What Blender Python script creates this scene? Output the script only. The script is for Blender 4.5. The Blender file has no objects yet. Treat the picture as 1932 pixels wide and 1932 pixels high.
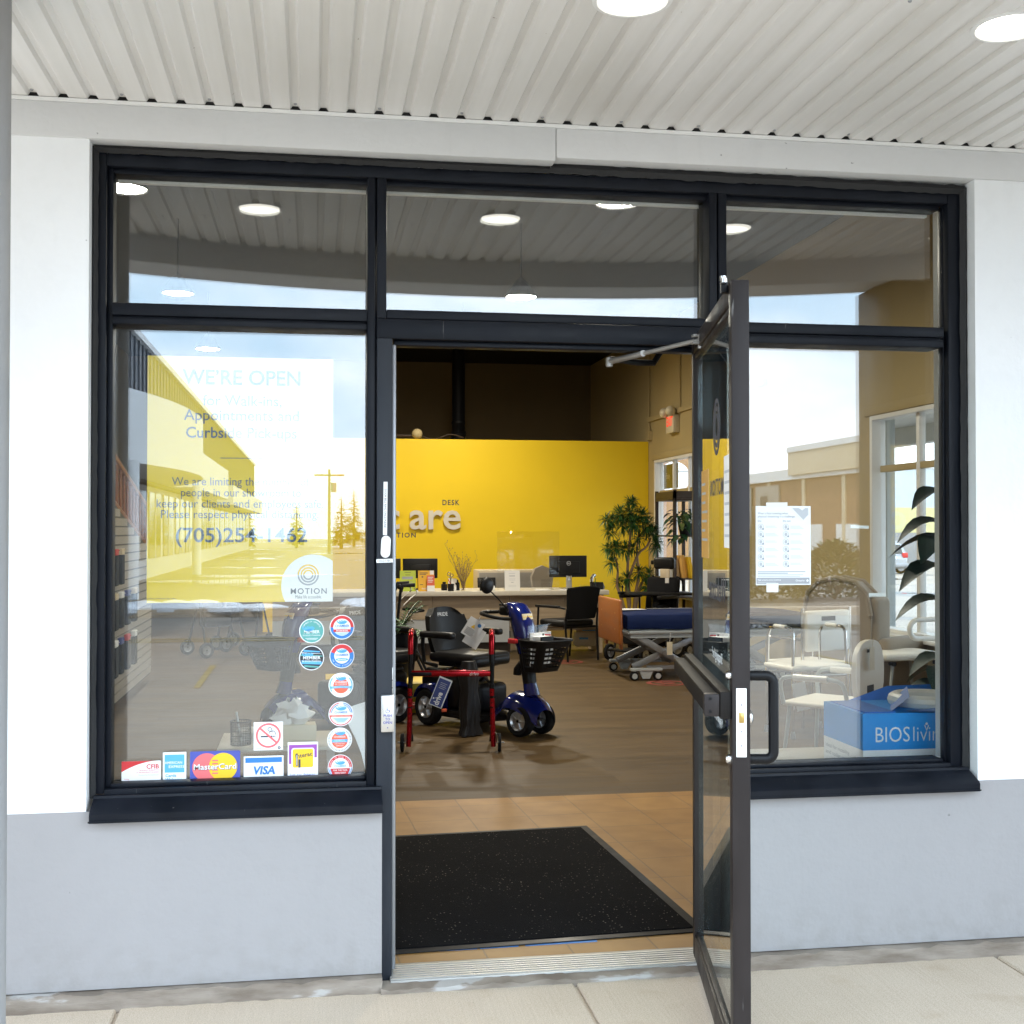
import bpy, bmesh, math, random
from math import radians as R, sin, cos, pi
from mathutils import Vector, Matrix, Euler
random.seed(7)
SC = bpy.context.scene
COL = SC.collection

# ------------------------------------------------------------------ camera, sky, sun, exposure
cam_d = bpy.data.cameras.new('camera'); cam = bpy.data.objects.new('camera', cam_d); COL.objects.link(cam)
cam.location = (0, -4.128, 1.49)
cam.rotation_euler = (R(90 + 0.84), 0, R(-9.2))
cam_d.sensor_width = 36; cam_d.lens = 36 * 2320 / 1932; cam_d.clip_start = 0.05; cam_d.clip_end = 2000
SC.camera = cam

SUN_EL, SUN_AZ = 58, -38         # the sun stands behind the building, to the left: the front is in shade
w = bpy.data.worlds.new("World"); SC.world = w; w.use_nodes = True
nt = w.node_tree; nt.nodes.clear()
out = nt.nodes.new('ShaderNodeOutputWorld'); bg = nt.nodes.new('ShaderNodeBackground')
sky = nt.nodes.new('ShaderNodeTexSky'); sky.sky_type = 'NISHITA'; sky.sun_disc = False
sky.sun_elevation = R(SUN_EL); sky.sun_rotation = R(SUN_AZ); sky.air_density = 1.0; sky.dust_density = 1.0; sky.ozone_density = 1.0
tc = nt.nodes.new('ShaderNodeTexCoord'); mp = nt.nodes.new('ShaderNodeMapping'); mp.inputs['Scale'].default_value = (1.0, 1.0, 2.6)
cl = nt.nodes.new('ShaderNodeTexNoise'); cl.inputs['Scale'].default_value = 2.6; cl.inputs['Detail'].default_value = 7; cl.inputs['Roughness'].default_value = 0.55
rp = nt.nodes.new('ShaderNodeValToRGB'); rp.color_ramp.elements[0].position = 0.44; rp.color_ramp.elements[1].position = 0.66; pass
mx = nt.nodes.new('ShaderNodeMix'); mx.data_type = 'RGBA'
mx.inputs['B'].default_value = (16.8, 17.8, 19.2, 1)      # sunlit thin cloud, in the sky texture's own units
nt.links.new(tc.outputs['Generated'], mp.inputs['Vector']); nt.links.new(mp.outputs['Vector'], cl.inputs['Vector'])
nt.links.new(cl.outputs['Fac'], rp.inputs['Fac']); nt.links.new(rp.outputs['Color'], mx.inputs['Factor'])
hz = nt.nodes.new('ShaderNodeMix'); hz.data_type = 'RGBA'; hz.inputs['Factor'].default_value = .75; hz.inputs['B'].default_value = (11.4, 15.2, 18.8, 1)   # thin bright veil over the blue
nt.links.new(sky.outputs['Color'], hz.inputs['A']); nt.links.new(hz.outputs['Result'], mx.inputs['A']); nt.links.new(mx.outputs['Result'], bg.inputs['Color'])
bg.inputs['Strength'].default_value = 0.15
nt.links.new(bg.outputs['Background'], out.inputs['Surface'])
sd = bpy.data.lights.new('sun', 'SUN'); sd.energy = 2.2; sd.angle = R(3); sd.color = (1, .95, .88)
so = bpy.data.objects.new('sun', sd); COL.objects.link(so)
az = R(SUN_AZ)
sdir = Vector((sin(az) * cos(R(SUN_EL)), cos(az) * cos(R(SUN_EL)), sin(R(SUN_EL))))
so.rotation_euler = (-sdir).to_track_quat('-Z', 'Y').to_euler()
vs = SC.view_settings; vs.view_transform = 'Standard'; vs.look = 'None'; vs.gamma = 1; vs.exposure = 1.22; vs.use_curve_mapping = False
SC.cycles.use_denoising = True; SC.cycles.max_bounces = 14; SC.cycles.transparent_max_bounces = 32; SC.cycles.glossy_bounces = 6
SC.cycles.sample_clamp_indirect = 8

# ------------------------------------------------------------------ materials
M = {}
def pm(name, col, rough=.5, metal=0, spec=.5, var=0, vs_=3, bump=0, bs=60, coat=0, emit=None, es=0, stretch=None, sheen=0, detail=4):
    m = bpy.data.materials.new(name); m.use_nodes = True; n = m.node_tree; b = n.nodes['Principled BSDF']
    b.inputs['Base Color'].default_value = (*col, 1); b.inputs['Roughness'].default_value = rough; b.inputs['Metallic'].default_value = metal
    b.inputs['Specular IOR Level'].default_value = spec; b.inputs['Coat Weight'].default_value = coat; b.inputs['Coat Roughness'].default_value = .08
    if sheen: b.inputs['Sheen Weight'].default_value = sheen
    if emit: b.inputs['Emission Color'].default_value = (*emit, 1); b.inputs['Emission Strength'].default_value = es
    if var or bump:
        t = n.nodes.new('ShaderNodeTexCoord'); vec = t.outputs['Object']
        if stretch:
            p = n.nodes.new('ShaderNodeMapping'); p.inputs['Scale'].default_value = stretch; n.links.new(vec, p.inputs['Vector']); vec = p.outputs['Vector']
    if var:
        z = n.nodes.new('ShaderNodeTexNoise'); z.inputs['Scale'].default_value = vs_; z.inputs['Detail'].default_value = detail; z.inputs['Roughness'].default_value = .6
        n.links.new(vec, z.inputs['Vector'])
        r = n.nodes.new('ShaderNodeMapRange'); r.inputs['From Min'].default_value = .3; r.inputs['From Max'].default_value = .7
        r.inputs['To Min'].default_value = 1 - var; r.inputs['To Max'].default_value = 1 + var
        n.links.new(z.outputs['Fac'], r.inputs['Value'])
        k = n.nodes.new('ShaderNodeMix'); k.data_type = 'RGBA'; k.blend_type = 'MULTIPLY'; k.inputs['Factor'].default_value = 1
        k.inputs['A'].default_value = (*col, 1); n.links.new(r.outputs['Result'], k.inputs['B']); n.links.new(k.outputs['Result'], b.inputs['Base Color'])
        q = n.nodes.new('ShaderNodeMapRange'); q.inputs['From Min'].default_value = .3; q.inputs['From Max'].default_value = .7
        q.inputs['To Min'].default_value = max(0, rough - .08); q.inputs['To Max'].default_value = min(1, rough + .08)
        n.links.new(z.outputs['Fac'], q.inputs['Value']); n.links.new(q.outputs['Result'], b.inputs['Roughness'])
    if bump:
        z2 = n.nodes.new('ShaderNodeTexNoise'); z2.inputs['Scale'].default_value = bs; z2.inputs['Detail'].default_value = 3; n.links.new(vec, z2.inputs['Vector'])
        u = n.nodes.new('ShaderNodeBump'); u.inputs['Strength'].default_value = bump; u.inputs['Distance'].default_value = .004
        n.links.new(z2.outputs['Fac'], u.inputs['Height']); n.links.new(u.outputs['Normal'], b.inputs['Normal'])
    M[name] = m; return m

def nd(m, t, **kw):
    x = m.node_tree.nodes.new(t)
    for k, v in kw.items():
        if k in x.inputs: x.inputs[k].default_value = v
        else: setattr(x, k, v)
    return x
def lk(m, a, b): m.node_tree.links.new(a, b)
def bsdf(m): return m.node_tree.nodes['Principled BSDF']
def mixc(m, fac, a, b, mode='MIX'):
    x = m.node_tree.nodes.new('ShaderNodeMix'); x.data_type = 'RGBA'; x.blend_type = mode
    for s, v in (('Factor', fac), ('A', a), ('B', b)):
        if hasattr(v, 'links'): lk(m, v, x.inputs[s])
        elif isinstance(v, tuple): x.inputs[s].default_value = (*v, 1)
        else: x.inputs[s].default_value = v
    return x.outputs['Result']
def ramp(m, fac, p0, p1, c0=(0, 0, 0), c1=(1, 1, 1)):
    x = m.node_tree.nodes.new('ShaderNodeValToRGB'); e = x.color_ramp.elements
    e[0].position, e[1].position = p0, p1; e[0].color, e[1].color = (*c0, 1), (*c1, 1); lk(m, fac, x.inputs['Fac']); return x.outputs['Color']
def objco(m, scale=(1, 1, 1), rot=(0, 0, 0)):
    t = nd(m, 'ShaderNodeTexCoord'); p = nd(m, 'ShaderNodeMapping'); p.inputs['Scale'].default_value = scale; p.inputs['Rotation'].default_value = rot
    lk(m, t.outputs['Object'], p.inputs['Vector']); return p.outputs['Vector']

def glass(name, f0=.09, tint=(.93, .955, .94), rough=0.0):
    m = bpy.data.materials.new(name); m.use_nodes = True; n = m.node_tree; n.nodes.clear()
    o = n.nodes.new('ShaderNodeOutputMaterial'); x = n.nodes.new('ShaderNodeMixShader'); tr = n.nodes.new('ShaderNodeBsdfTransparent'); g = n.nodes.new('ShaderNodeBsdfGlossy')
    tr.inputs['Color'].default_value = (*tint, 1); g.inputs['Roughness'].default_value = rough; g.inputs['Color'].default_value = (.97, .985, 1, 1)
    lw = n.nodes.new('ShaderNodeLayerWeight'); lw.inputs['Blend'].default_value = .5
    pw = n.nodes.new('ShaderNodeMath'); pw.operation = 'POWER'; pw.inputs[1].default_value = 5
    ml = n.nodes.new('ShaderNodeMath'); ml.operation = 'MULTIPLY_ADD'; ml.inputs[1].default_value = 1 - f0; ml.inputs[2].default_value = f0
    n.links.new(lw.outputs['Facing'], pw.inputs[0]); n.links.new(pw.outputs[0], ml.inputs[0]); n.links.new(ml.outputs[0], x.inputs['Fac'])
    n.links.new(tr.outputs[0], x.inputs[1]); n.links.new(g.outputs[0], x.inputs[2]); n.links.new(x.outputs[0], o.inputs['Surface'])
    M[name] = m; return m

glass('window_glass', .105, (.93, .945, .935)); glass('door_glass', .085, (.88, .94, .92)); glass('clear_plastic', .035, (.97, .97, .96), .02); glass('plain_glass', .045, (.97, .98, .98))

# painted masonry with faint runs, scuffs and small pits
def wall_paint(name, col, scuff=.12):
    m = pm(name, col, .62, spec=.35)
    v = objco(m); n1 = nd(m, 'ShaderNodeTexNoise', Scale=1.3, Detail=6); lk(m, v, n1.inputs['Vector'])
    v2 = objco(m, (9, 9, 1.2)); n2 = nd(m, 'ShaderNodeTexNoise', Scale=2.0, Detail=5); lk(m, v2, n2.inputs['Vector'])
    n3 = nd(m, 'ShaderNodeTexNoise', Scale=30, Detail=2); lk(m, v, n3.inputs['Vector'])
    c = mixc(m, ramp(m, n1.outputs['Fac'], .35, .75), tuple(x * .95 for x in col), col)
    s = mixc(m, .5, ramp(m, n2.outputs['Fac'], .62, .8), (0, 0, 0), 'MIX')
    c = mixc(m, s, c, tuple(x * (1 - scuff) for x in col))
    c = mixc(m, ramp(m, n3.outputs['Fac'], .765, .79), c, tuple(x * .45 for x in col))
    n6 = nd(m, 'ShaderNodeTexNoise', Scale=14, Detail=8); lk(m, v, n6.inputs['Vector']); c = mixc(m, mixc(m, .25, (0, 0, 0), ramp(m, n6.outputs['Fac'], .5, .72)), c, tuple(x * .88 for x in col))
    if name == 'grey_paint':
        sx = nd(m, 'ShaderNodeSeparateXYZ'); lk(m, v, sx.inputs[0]); mr = nd(m, 'ShaderNodeMapRange'); mr.inputs['From Min'].default_value = .22; mr.inputs['From Max'].default_value = .03; lk(m, sx.outputs['Z'], mr.inputs['Value'])
        ml = nd(m, 'ShaderNodeMath', operation='MULTIPLY'); lk(m, mr.outputs['Result'], ml.inputs[0]); lk(m, ramp(m, n6.outputs['Fac'], .42, .66), ml.inputs[1]); c = mixc(m, ml.outputs[0], c, (.285, .272, .262))
    lk(m, c, bsdf(m).inputs['Base Color'])
    nb = nd(m, 'ShaderNodeTexNoise', Scale=55, Detail=5); lk(m, v, nb.inputs['Vector'])
    bp = nd(m, 'ShaderNodeBump', Strength=.5, Distance=.003); lk(m, nb.outputs['Fac'], bp.inputs['Height']); lk(m, bp.outputs['Normal'], bsdf(m).inputs['Normal'])
    return m
wall_paint('white_paint', (.85, .86, .87)); wall_paint('grey_paint', (.335, .322, .322), .10); wall_paint('beam_paint', (.66, .66, .66)); wall_paint('column_paint', (.30, .30, .305))
# broom-finished concrete
m = pm('concrete', (.46, .42, .36), .85)
v = objco(m); n1 = nd(m, 'ShaderNodeTexNoise', Scale=2.2, Detail=8); lk(m, v, n1.inputs['Vector'])
n2 = nd(m, 'ShaderNodeTexNoise', Scale=90, Detail=4); lk(m, v, n2.inputs['Vector'])
vb = objco(m, (90, 2.2, 1), (0, 0, .12)); n3 = nd(m, 'ShaderNodeTexNoise', Scale=1.0, Detail=3); lk(m, vb, n3.inputs['Vector'])
c = mixc(m, ramp(m, n1.outputs['Fac'], .3, .75), (.46, .36, .265), (.60, .49, .385)); c = mixc(m, .20, c, ramp(m, n3.outputs['Fac'], .3, .7, (.35, .28, .205), (.53, .445, .345)))
c = mixc(m, ramp(m, n2.outputs['Fac'], .70, .76), c, (.20, .16, .12)); ng = nd(m, 'ShaderNodeTexNoise', Scale=260, Detail=2); lk(m, v, ng.inputs['Vector']); c = mixc(m, .5, c, ramp(m, ng.outputs['Fac'], .35, .65, (.38, .30, .22), (.68, .57, .45)))
n4 = nd(m, 'ShaderNodeTexNoise', Scale=5, Detail=3); lk(m, v, n4.inputs['Vector']); c = mixc(m, mixc(m, .35, (0, 0, 0), ramp(m, n4.outputs['Fac'], .6, .75)), c, (.36, .25, .15))
lk(m, c, bsdf(m).inputs['Base Color'])
bp = nd(m, 'ShaderNodeBump', Strength=.5, Distance=.004); lk(m, n3.outputs['Fac'], bp.inputs['Height']); lk(m, bp.outputs['Normal'], bsdf(m).inputs['Normal'])
# rough old footing with paint flakes
m = pm('footing', (.34, .28, .23), .9)
v = objco(m, (1, 1, 4)); n1 = nd(m, 'ShaderNodeTexNoise', Scale=6, Detail=8); lk(m, v, n1.inputs['Vector']); n2 = nd(m, 'ShaderNodeTexNoise', Scale=3.1, Detail=6); lk(m, v, n2.inputs['Vector'])
c = mixc(m, ramp(m, n1.outputs['Fac'], .35, .7), (.17, .135, .105), (.31, .265, .22)); c = mixc(m, ramp(m, n2.outputs['Fac'], .63, .66), c, (.40, .38, .36)); lk(m, c, bsdf(m).inputs['Base Color'])
bp = nd(m, 'ShaderNodeBump', Strength=.9, Distance=.012); lk(m, n1.outputs['Fac'], bp.inputs['Height']); lk(m, bp.outputs['Normal'], bsdf(m).inputs['Normal'])
# wet, patched asphalt: puddles are smooth, the rest rough
m = pm('asphalt', (.10, .095, .09), .8)
v = objco(m); n1 = nd(m, 'ShaderNodeTexNoise', Scale=.16, Detail=6); lk(m, v, n1.inputs['Vector']); n2 = nd(m, 'ShaderNodeTexNoise', Scale=25, Detail=5); lk(m, v, n2.inputs['Vector'])
n3 = nd(m, 'ShaderNodeTexNoise', Scale=1.1, Detail=6); lk(m, v, n3.inputs['Vector'])
c = mixc(m, n2.outputs['Fac'], (.19, .165, .14), (.30, .265, .225)); c = mixc(m, ramp(m, n3.outputs['Fac'], .35, .7), c, (.22, .19, .155))
pud = ramp(m, n1.outputs['Fac'], .53, .60); c = mixc(m, pud, c, (.055, .05, .045)); lk(m, c, bsdf(m).inputs['Base Color'])
lk(m, ramp(m, n1.outputs['Fac'], .56, .62, (.75,) * 3, (.03,) * 3), bsdf(m).inputs['Roughness'])
# anodised frame, slightly worn
for nm, c0, c1 in (('frame_paint', (.004, .0055, .009), (.010, .012, .018)), ('jamb_paint', (.024, .028, .036), (.042, .046, .055)), ('door_paint', (.020, .0165, .016), (.036, .030, .029))):
    m = pm(nm, c0, .42, spec=.17); v = objco(m, (1, 1, .25)); n1 = nd(m, 'ShaderNodeTexNoise', Scale=9, Detail=7); lk(m, v, n1.inputs['Vector'])
    v2 = objco(m, (1, 1, .08)); n2 = nd(m, 'ShaderNodeTexNoise', Scale=70, Detail=4); lk(m, v2, n2.inputs['Vector'])
    c = mixc(m, ramp(m, n1.outputs['Fac'], .3, .8), c0, c1); c = mixc(m, ramp(m, n2.outputs['Fac'], .735, .77), c, (.13, .125, .12)); lk(m, c, bsdf(m).inputs['Base Color'])
    lk(m, ramp(m, n1.outputs['Fac'], .3, .7, (.32,) * 3, (.55,) * 3), bsdf(m).inputs['Roughness'])
pm('black_seal', (.012, .012, .013), .7, bump=.6, bs=40); pm('dark_hollow', (.01, .01, .01), .9)
m = pm('soffit_metal', (.78, .77, .74), .5, spec=.4); v = objco(m, (14, .5, 1)); n1 = nd(m, 'ShaderNodeTexNoise', Scale=1.5, Detail=5); lk(m, v, n1.inputs['Vector'])
c = mixc(m, ramp(m, n1.outputs['Fac'], .3, .72), (.69, .675, .655), (.77, .755, .742)); n2 = nd(m, 'ShaderNodeTexNoise', Scale=34, Detail=2); lk(m, objco(m), n2.inputs['Vector'])
c = mixc(m, ramp(m, n2.outputs['Fac'], .77, .79), c, (.3, .24, .2)); n3 = nd(m, 'ShaderNodeTexNoise', Scale=1.7, Detail=6); lk(m, objco(m, (1, .35, 1)), n3.inputs['Vector']); c = mixc(m, mixc(m, .7, (0, 0, 0), ramp(m, n3.outputs['Fac'], .5, .75)), c, (.60, .578, .545)); lk(m, c, bsdf(m).inputs['Base Color'])
pm('white_metal', (.78, .78, .77), .4); pm('chrome', (.75, .75, .76), .18, 1); pm('steel', (.62, .61, .59), .32, 1, var=.08, vs_=8); pm('brass', (.55, .38, .13), .3, 1)
pm('aluminium', (.42, .41, .39), .45, .7, var=.12, vs_=9); pm('grey_metal', (.33, .34, .36), .4, .6); pm('black_metal', (.006, .006, .007), .42, spec=.2); pm('black_plastic', (.008, .008, .009), .45, spec=.3, var=.15, vs_=6)
pm('black_vinyl', (.008, .008, .009), .4, spec=.3, bump=.25, bs=180); pm('black_fabric', (.007, .007, .008), .9, spec=.2, bump=.4, bs=240); pm('tyre', (.010, .010, .011), .8, spec=.25, bump=.2, bs=90)
pm('white_plastic', (.80, .80, .78), .35); pm('cream_plastic', (.72, .64, .46), .4); pm('white_card', (.84, .85, .86), .6); pm('paper', (.82, .81, .79), .8)
pm('yellow_print', (.82, .60, .03), .5); pm('ink', (.05, .05, .07), .6); pm('slate_ink', (.10, .13, .19), .6); pm('mid_ink', (.30, .33, .38), .6); pm('pale_ink', (.52, .54, .57), .6)
pm('red_print', (.62, .03, .035), .5); pm('orange_red', (.75, .14, .07), .5); pm('blue_print', (.03, .20, .55), .5); pm('sky_print', (.10, .42, .78), .5); pm('navy_print', (.03, .05, .24), .5)
pm('teal_print', (.10, .36, .34), .5); pm('purple_print', (.33, .08, .42), .5); pm('gold_print', (.86, .55, .02), .5); pm('coral_print', (.80, .16, .17), .5); pm('royal_print', (.07, .09, .40), .5)
pm('lime_print', (.50, .60, .06), .5); pm('amber_print', (.82, .46, .03), .5); pm('orange_card', (.72, .40, .10), .6); pm('dark_print', (.02, .022, .03), .5)
m = pm('yellow_wall', (.80, .55, .005), .55, var=.03, vs_=1.2, bump=.12, bs=90)
pm('beige_wall', (.44, .345, .17), .7, var=.05, vs_=1.5, bump=.15, bs=70); pm('shaded_beige', (.19, .14, .072), .8, var=.1, vs_=1); pm('ceiling_black', (.012, .012, .013), .8)
pm('wood_desk', (.40, .31, .21), .45, var=.16, vs_=3, stretch=(.6, 1, 9)); pm('counter_top', (.62, .57, .48), .4, var=.05, vs_=4, stretch=(.5, 4, 1)); pm('steel_panel', (.50, .52, .54), .45, .3)
pm('board_wood', (.33, .105, .022), .42, var=.14, vs_=2.5, stretch=(1, 1, 5)); pm('bark', (.26, .17, .10), .85, var=.25, vs_=12, bump=.5, bs=40)
pm('mattress_blue', (.005, .016, .075), .6, spec=.2, bump=.3, bs=14); pm('blue_paint', (.006, .014, .14), .18, coat=.7); pm('red_anodised', (.42, .008, .016), .2, .75); pm('silver_wheel', (.55, .56, .58), .3, .8)
pm('leaf_dark', (.014, .048, .016), .42, var=.3, vs_=14); pm('leaf_mid', (.045, .13, .03), .45, var=.35, vs_=14); pm('leaf_pale', (.10, .13, .035), .5, var=.3, vs_=10); pm('leaf_gold', (.15, .13, .028), .7, var=.35, vs_=5)
pm('armchair_tan', (.30, .245, .18), .9, bump=.5, bs=120, sheen=.3); pm('tan_vinyl', (.63, .52, .36), .5); pm('box_blue', (.02, .30, .80), .45); pm('flap_blue', (.015, .15, .55), .5); pm('white_vinyl', (.84, .81, .73), .45)
pm('grey_tube', (.45, .49, .50), .4); pm('slat', (.34, .31, .27), .6); pm('dark_wood', (.035, .02, .012), .5); pm('yellow_plinth', (.70, .48, .02), .5); pm('dark_cloth', (.010, .010, .012), .5, bump=.5, bs=20)
pm('lens_glow', (.9, .9, .88), .4, emit=(1, .95, .82), es=3); pm('bay_glow', (.9, .9, .88), .4, emit=(1, .92, .76), es=250); pm('bay_glow_dim', (.9, .9, .88), .4, emit=(1, .92, .76), es=55); pm('exit_glow', (.6, .02, .01), .4, emit=(1, .08, .03), es=.45)
pm('slate_siding', (.085, .095, .115), .5, var=.1, vs_=1); pm('brown_brick', (.30, .17, .10), .85, var=.2, vs_=2); pm('dark_pane', (.02, .025, .03), .05, spec=.8); pm('pale_siding', (.50, .55, .60), .6); pm('pale_yellow', (.62, .55, .28), .6); pm('decal_red', (.26, .055, .04), .6, var=.2, vs_=14); pm('leaf_teal', (.020, .052, .038), .5, spec=.3, var=.3, vs_=9); pm('bar_paint', (.012, .010, .009), .6, spec=.15); pm('worn_yellow', (.30, .23, .09), .8, var=.3, vs_=6); pm('snow', (.80, .81, .84), .8, bump=.5, bs=6)
pm('car_silver', (.42, .44, .47), .28, .6, coat=.6); pm('olive_board', (.13, .11, .03), .5)
# mat, tiles, vinyl
m = pm('mat_pile', (.012, .012, .013), .95, spec=.08, bump=.8, bs=260); v = objco(m); n1 = nd(m, 'ShaderNodeTexNoise', Scale=120, Detail=3); lk(m, v, n1.inputs['Vector']); n2 = nd(m, 'ShaderNodeTexNoise', Scale=3, Detail=4); lk(m, v, n2.inputs['Vector'])
c = mixc(m, n2.outputs['Fac'], (.004, .004, .005), (.011, .0105, .011)); c = mixc(m, mixc(m, ramp(m, n2.outputs['Fac'], .42, .6), (0, 0, 0), ramp(m, n1.outputs['Fac'], .70, .735)), c, (.16, .14, .11)); vo = nd(m, 'ShaderNodeTexVoronoi', Scale=48); lk(m, v, vo.inputs['Vector']); n5 = nd(m, 'ShaderNodeTexNoise', Scale=4, Detail=3); lk(m, v, n5.inputs['Vector']); c = mixc(m, mixc(m, ramp(m, n5.outputs['Fac'], .38, .62), (0, 0, 0), ramp(m, vo.outputs['Distance'], .10, .15, (1, 1, 1), (0, 0, 0))), c, (.29, .25, .20)); lk(m, c, bsdf(m).inputs['Base Color'])
m = pm('floor_tile', (.45, .26, .10), .45, spec=.2); bk = nd(m, 'ShaderNodeTexBrick', offset=0.0, squash=1.0); bk.inputs['Scale'].default_value = 1.0; bk.inputs['Brick Width'].default_value = .305; bk.inputs['Row Height'].default_value = .305; bk.inputs['Mortar Size'].default_value = .004
bk.inputs['Color1'].default_value = (.36, .185, .05, 1); bk.inputs['Color2'].default_value = (.42, .225, .065, 1); bk.inputs['Mortar'].default_value = (.20, .13, .07, 1); v = objco(m, rot=(0, 0, R(-3))); lk(m, v, bk.inputs['Vector'])
n1 = nd(m, 'ShaderNodeTexNoise', Scale=5, Detail=7); lk(m, v, n1.inputs['Vector']); c = mixc(m, .45, bk.outputs['Color'], ramp(m, n1.outputs['Fac'], .3, .75, (.20, .10, .03), (.45, .265, .09)), 'MIX'); lk(m, c, bsdf(m).inputs['Base Color'])
bp = nd(m, 'ShaderNodeBump', Strength=.5, Distance=.004, invert=True); lk(m, bk.outputs['Fac'], bp.inputs['Height']); lk(m, bp.outputs['Normal'], bsdf(m).inputs['Normal'])
m = pm('vinyl_floor', (.17, .115, .065), .5, spec=.2); v = objco(m, (.9, 7, 1), (0, 0, R(3))); n1 = nd(m, 'ShaderNodeTexNoise', Scale=3, Detail=7); lk(m, v, n1.inputs['Vector'])
bk = nd(m, 'ShaderNodeTexBrick'); bk.inputs['Scale'].default_value = 1.0; bk.inputs['Brick Width'].default_value = 1.2; bk.inputs['Row Height'].default_value = .15; bk.inputs['Mortar Size'].default_value = .0015
bk.inputs['Color1'].default_value = (.75, .75, .75, 1); bk.inputs['Color2'].default_value = (1, 1, 1, 1); bk.inputs['Mortar'].default_value = (.5, .5, .5, 1); lk(m, objco(m), bk.inputs['Vector'])
c = mixc(m, 1.0, ramp(m, n1.outputs['Fac'], .3, .75, (.078, .049, .021), (.130, .083, .037)), bk.outputs['Color'], 'MULTIPLY'); lk(m, c, bsdf(m).inputs['Base Color'])
lk(m, ramp(m, n1.outputs['Fac'], .3, .7, (.45,) * 3, (.58,) * 3), bsdf(m).inputs['Roughness'])

# ------------------------------------------------------------------ mesh builder
_txt = {}
def text_data(s, size=1, align='CENTER', bold=0.0, res=3, sp=1.0):
    k = (s, size, align, bold, res, sp)
    if k not in _txt:
        cu = bpy.data.curves.new('lettering', 'FONT'); cu.body = s; cu.size = size; cu.align_x = align; cu.offset = bold * size; cu.resolution_u = res; cu.space_character = sp
        o = bpy.data.objects.new('lettering', cu); COL.objects.link(o)
        e = o.evaluated_get(bpy.context.evaluated_depsgraph_get()); me = e.to_mesh()
        _txt[k] = ([tuple(v.co) for v in me.vertices], [tuple(p.vertices) for p in me.polygons]); e.to_mesh_clear()
        bpy.data.objects.remove(o); bpy.data.curves.remove(cu)
    return _txt[k]

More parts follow.
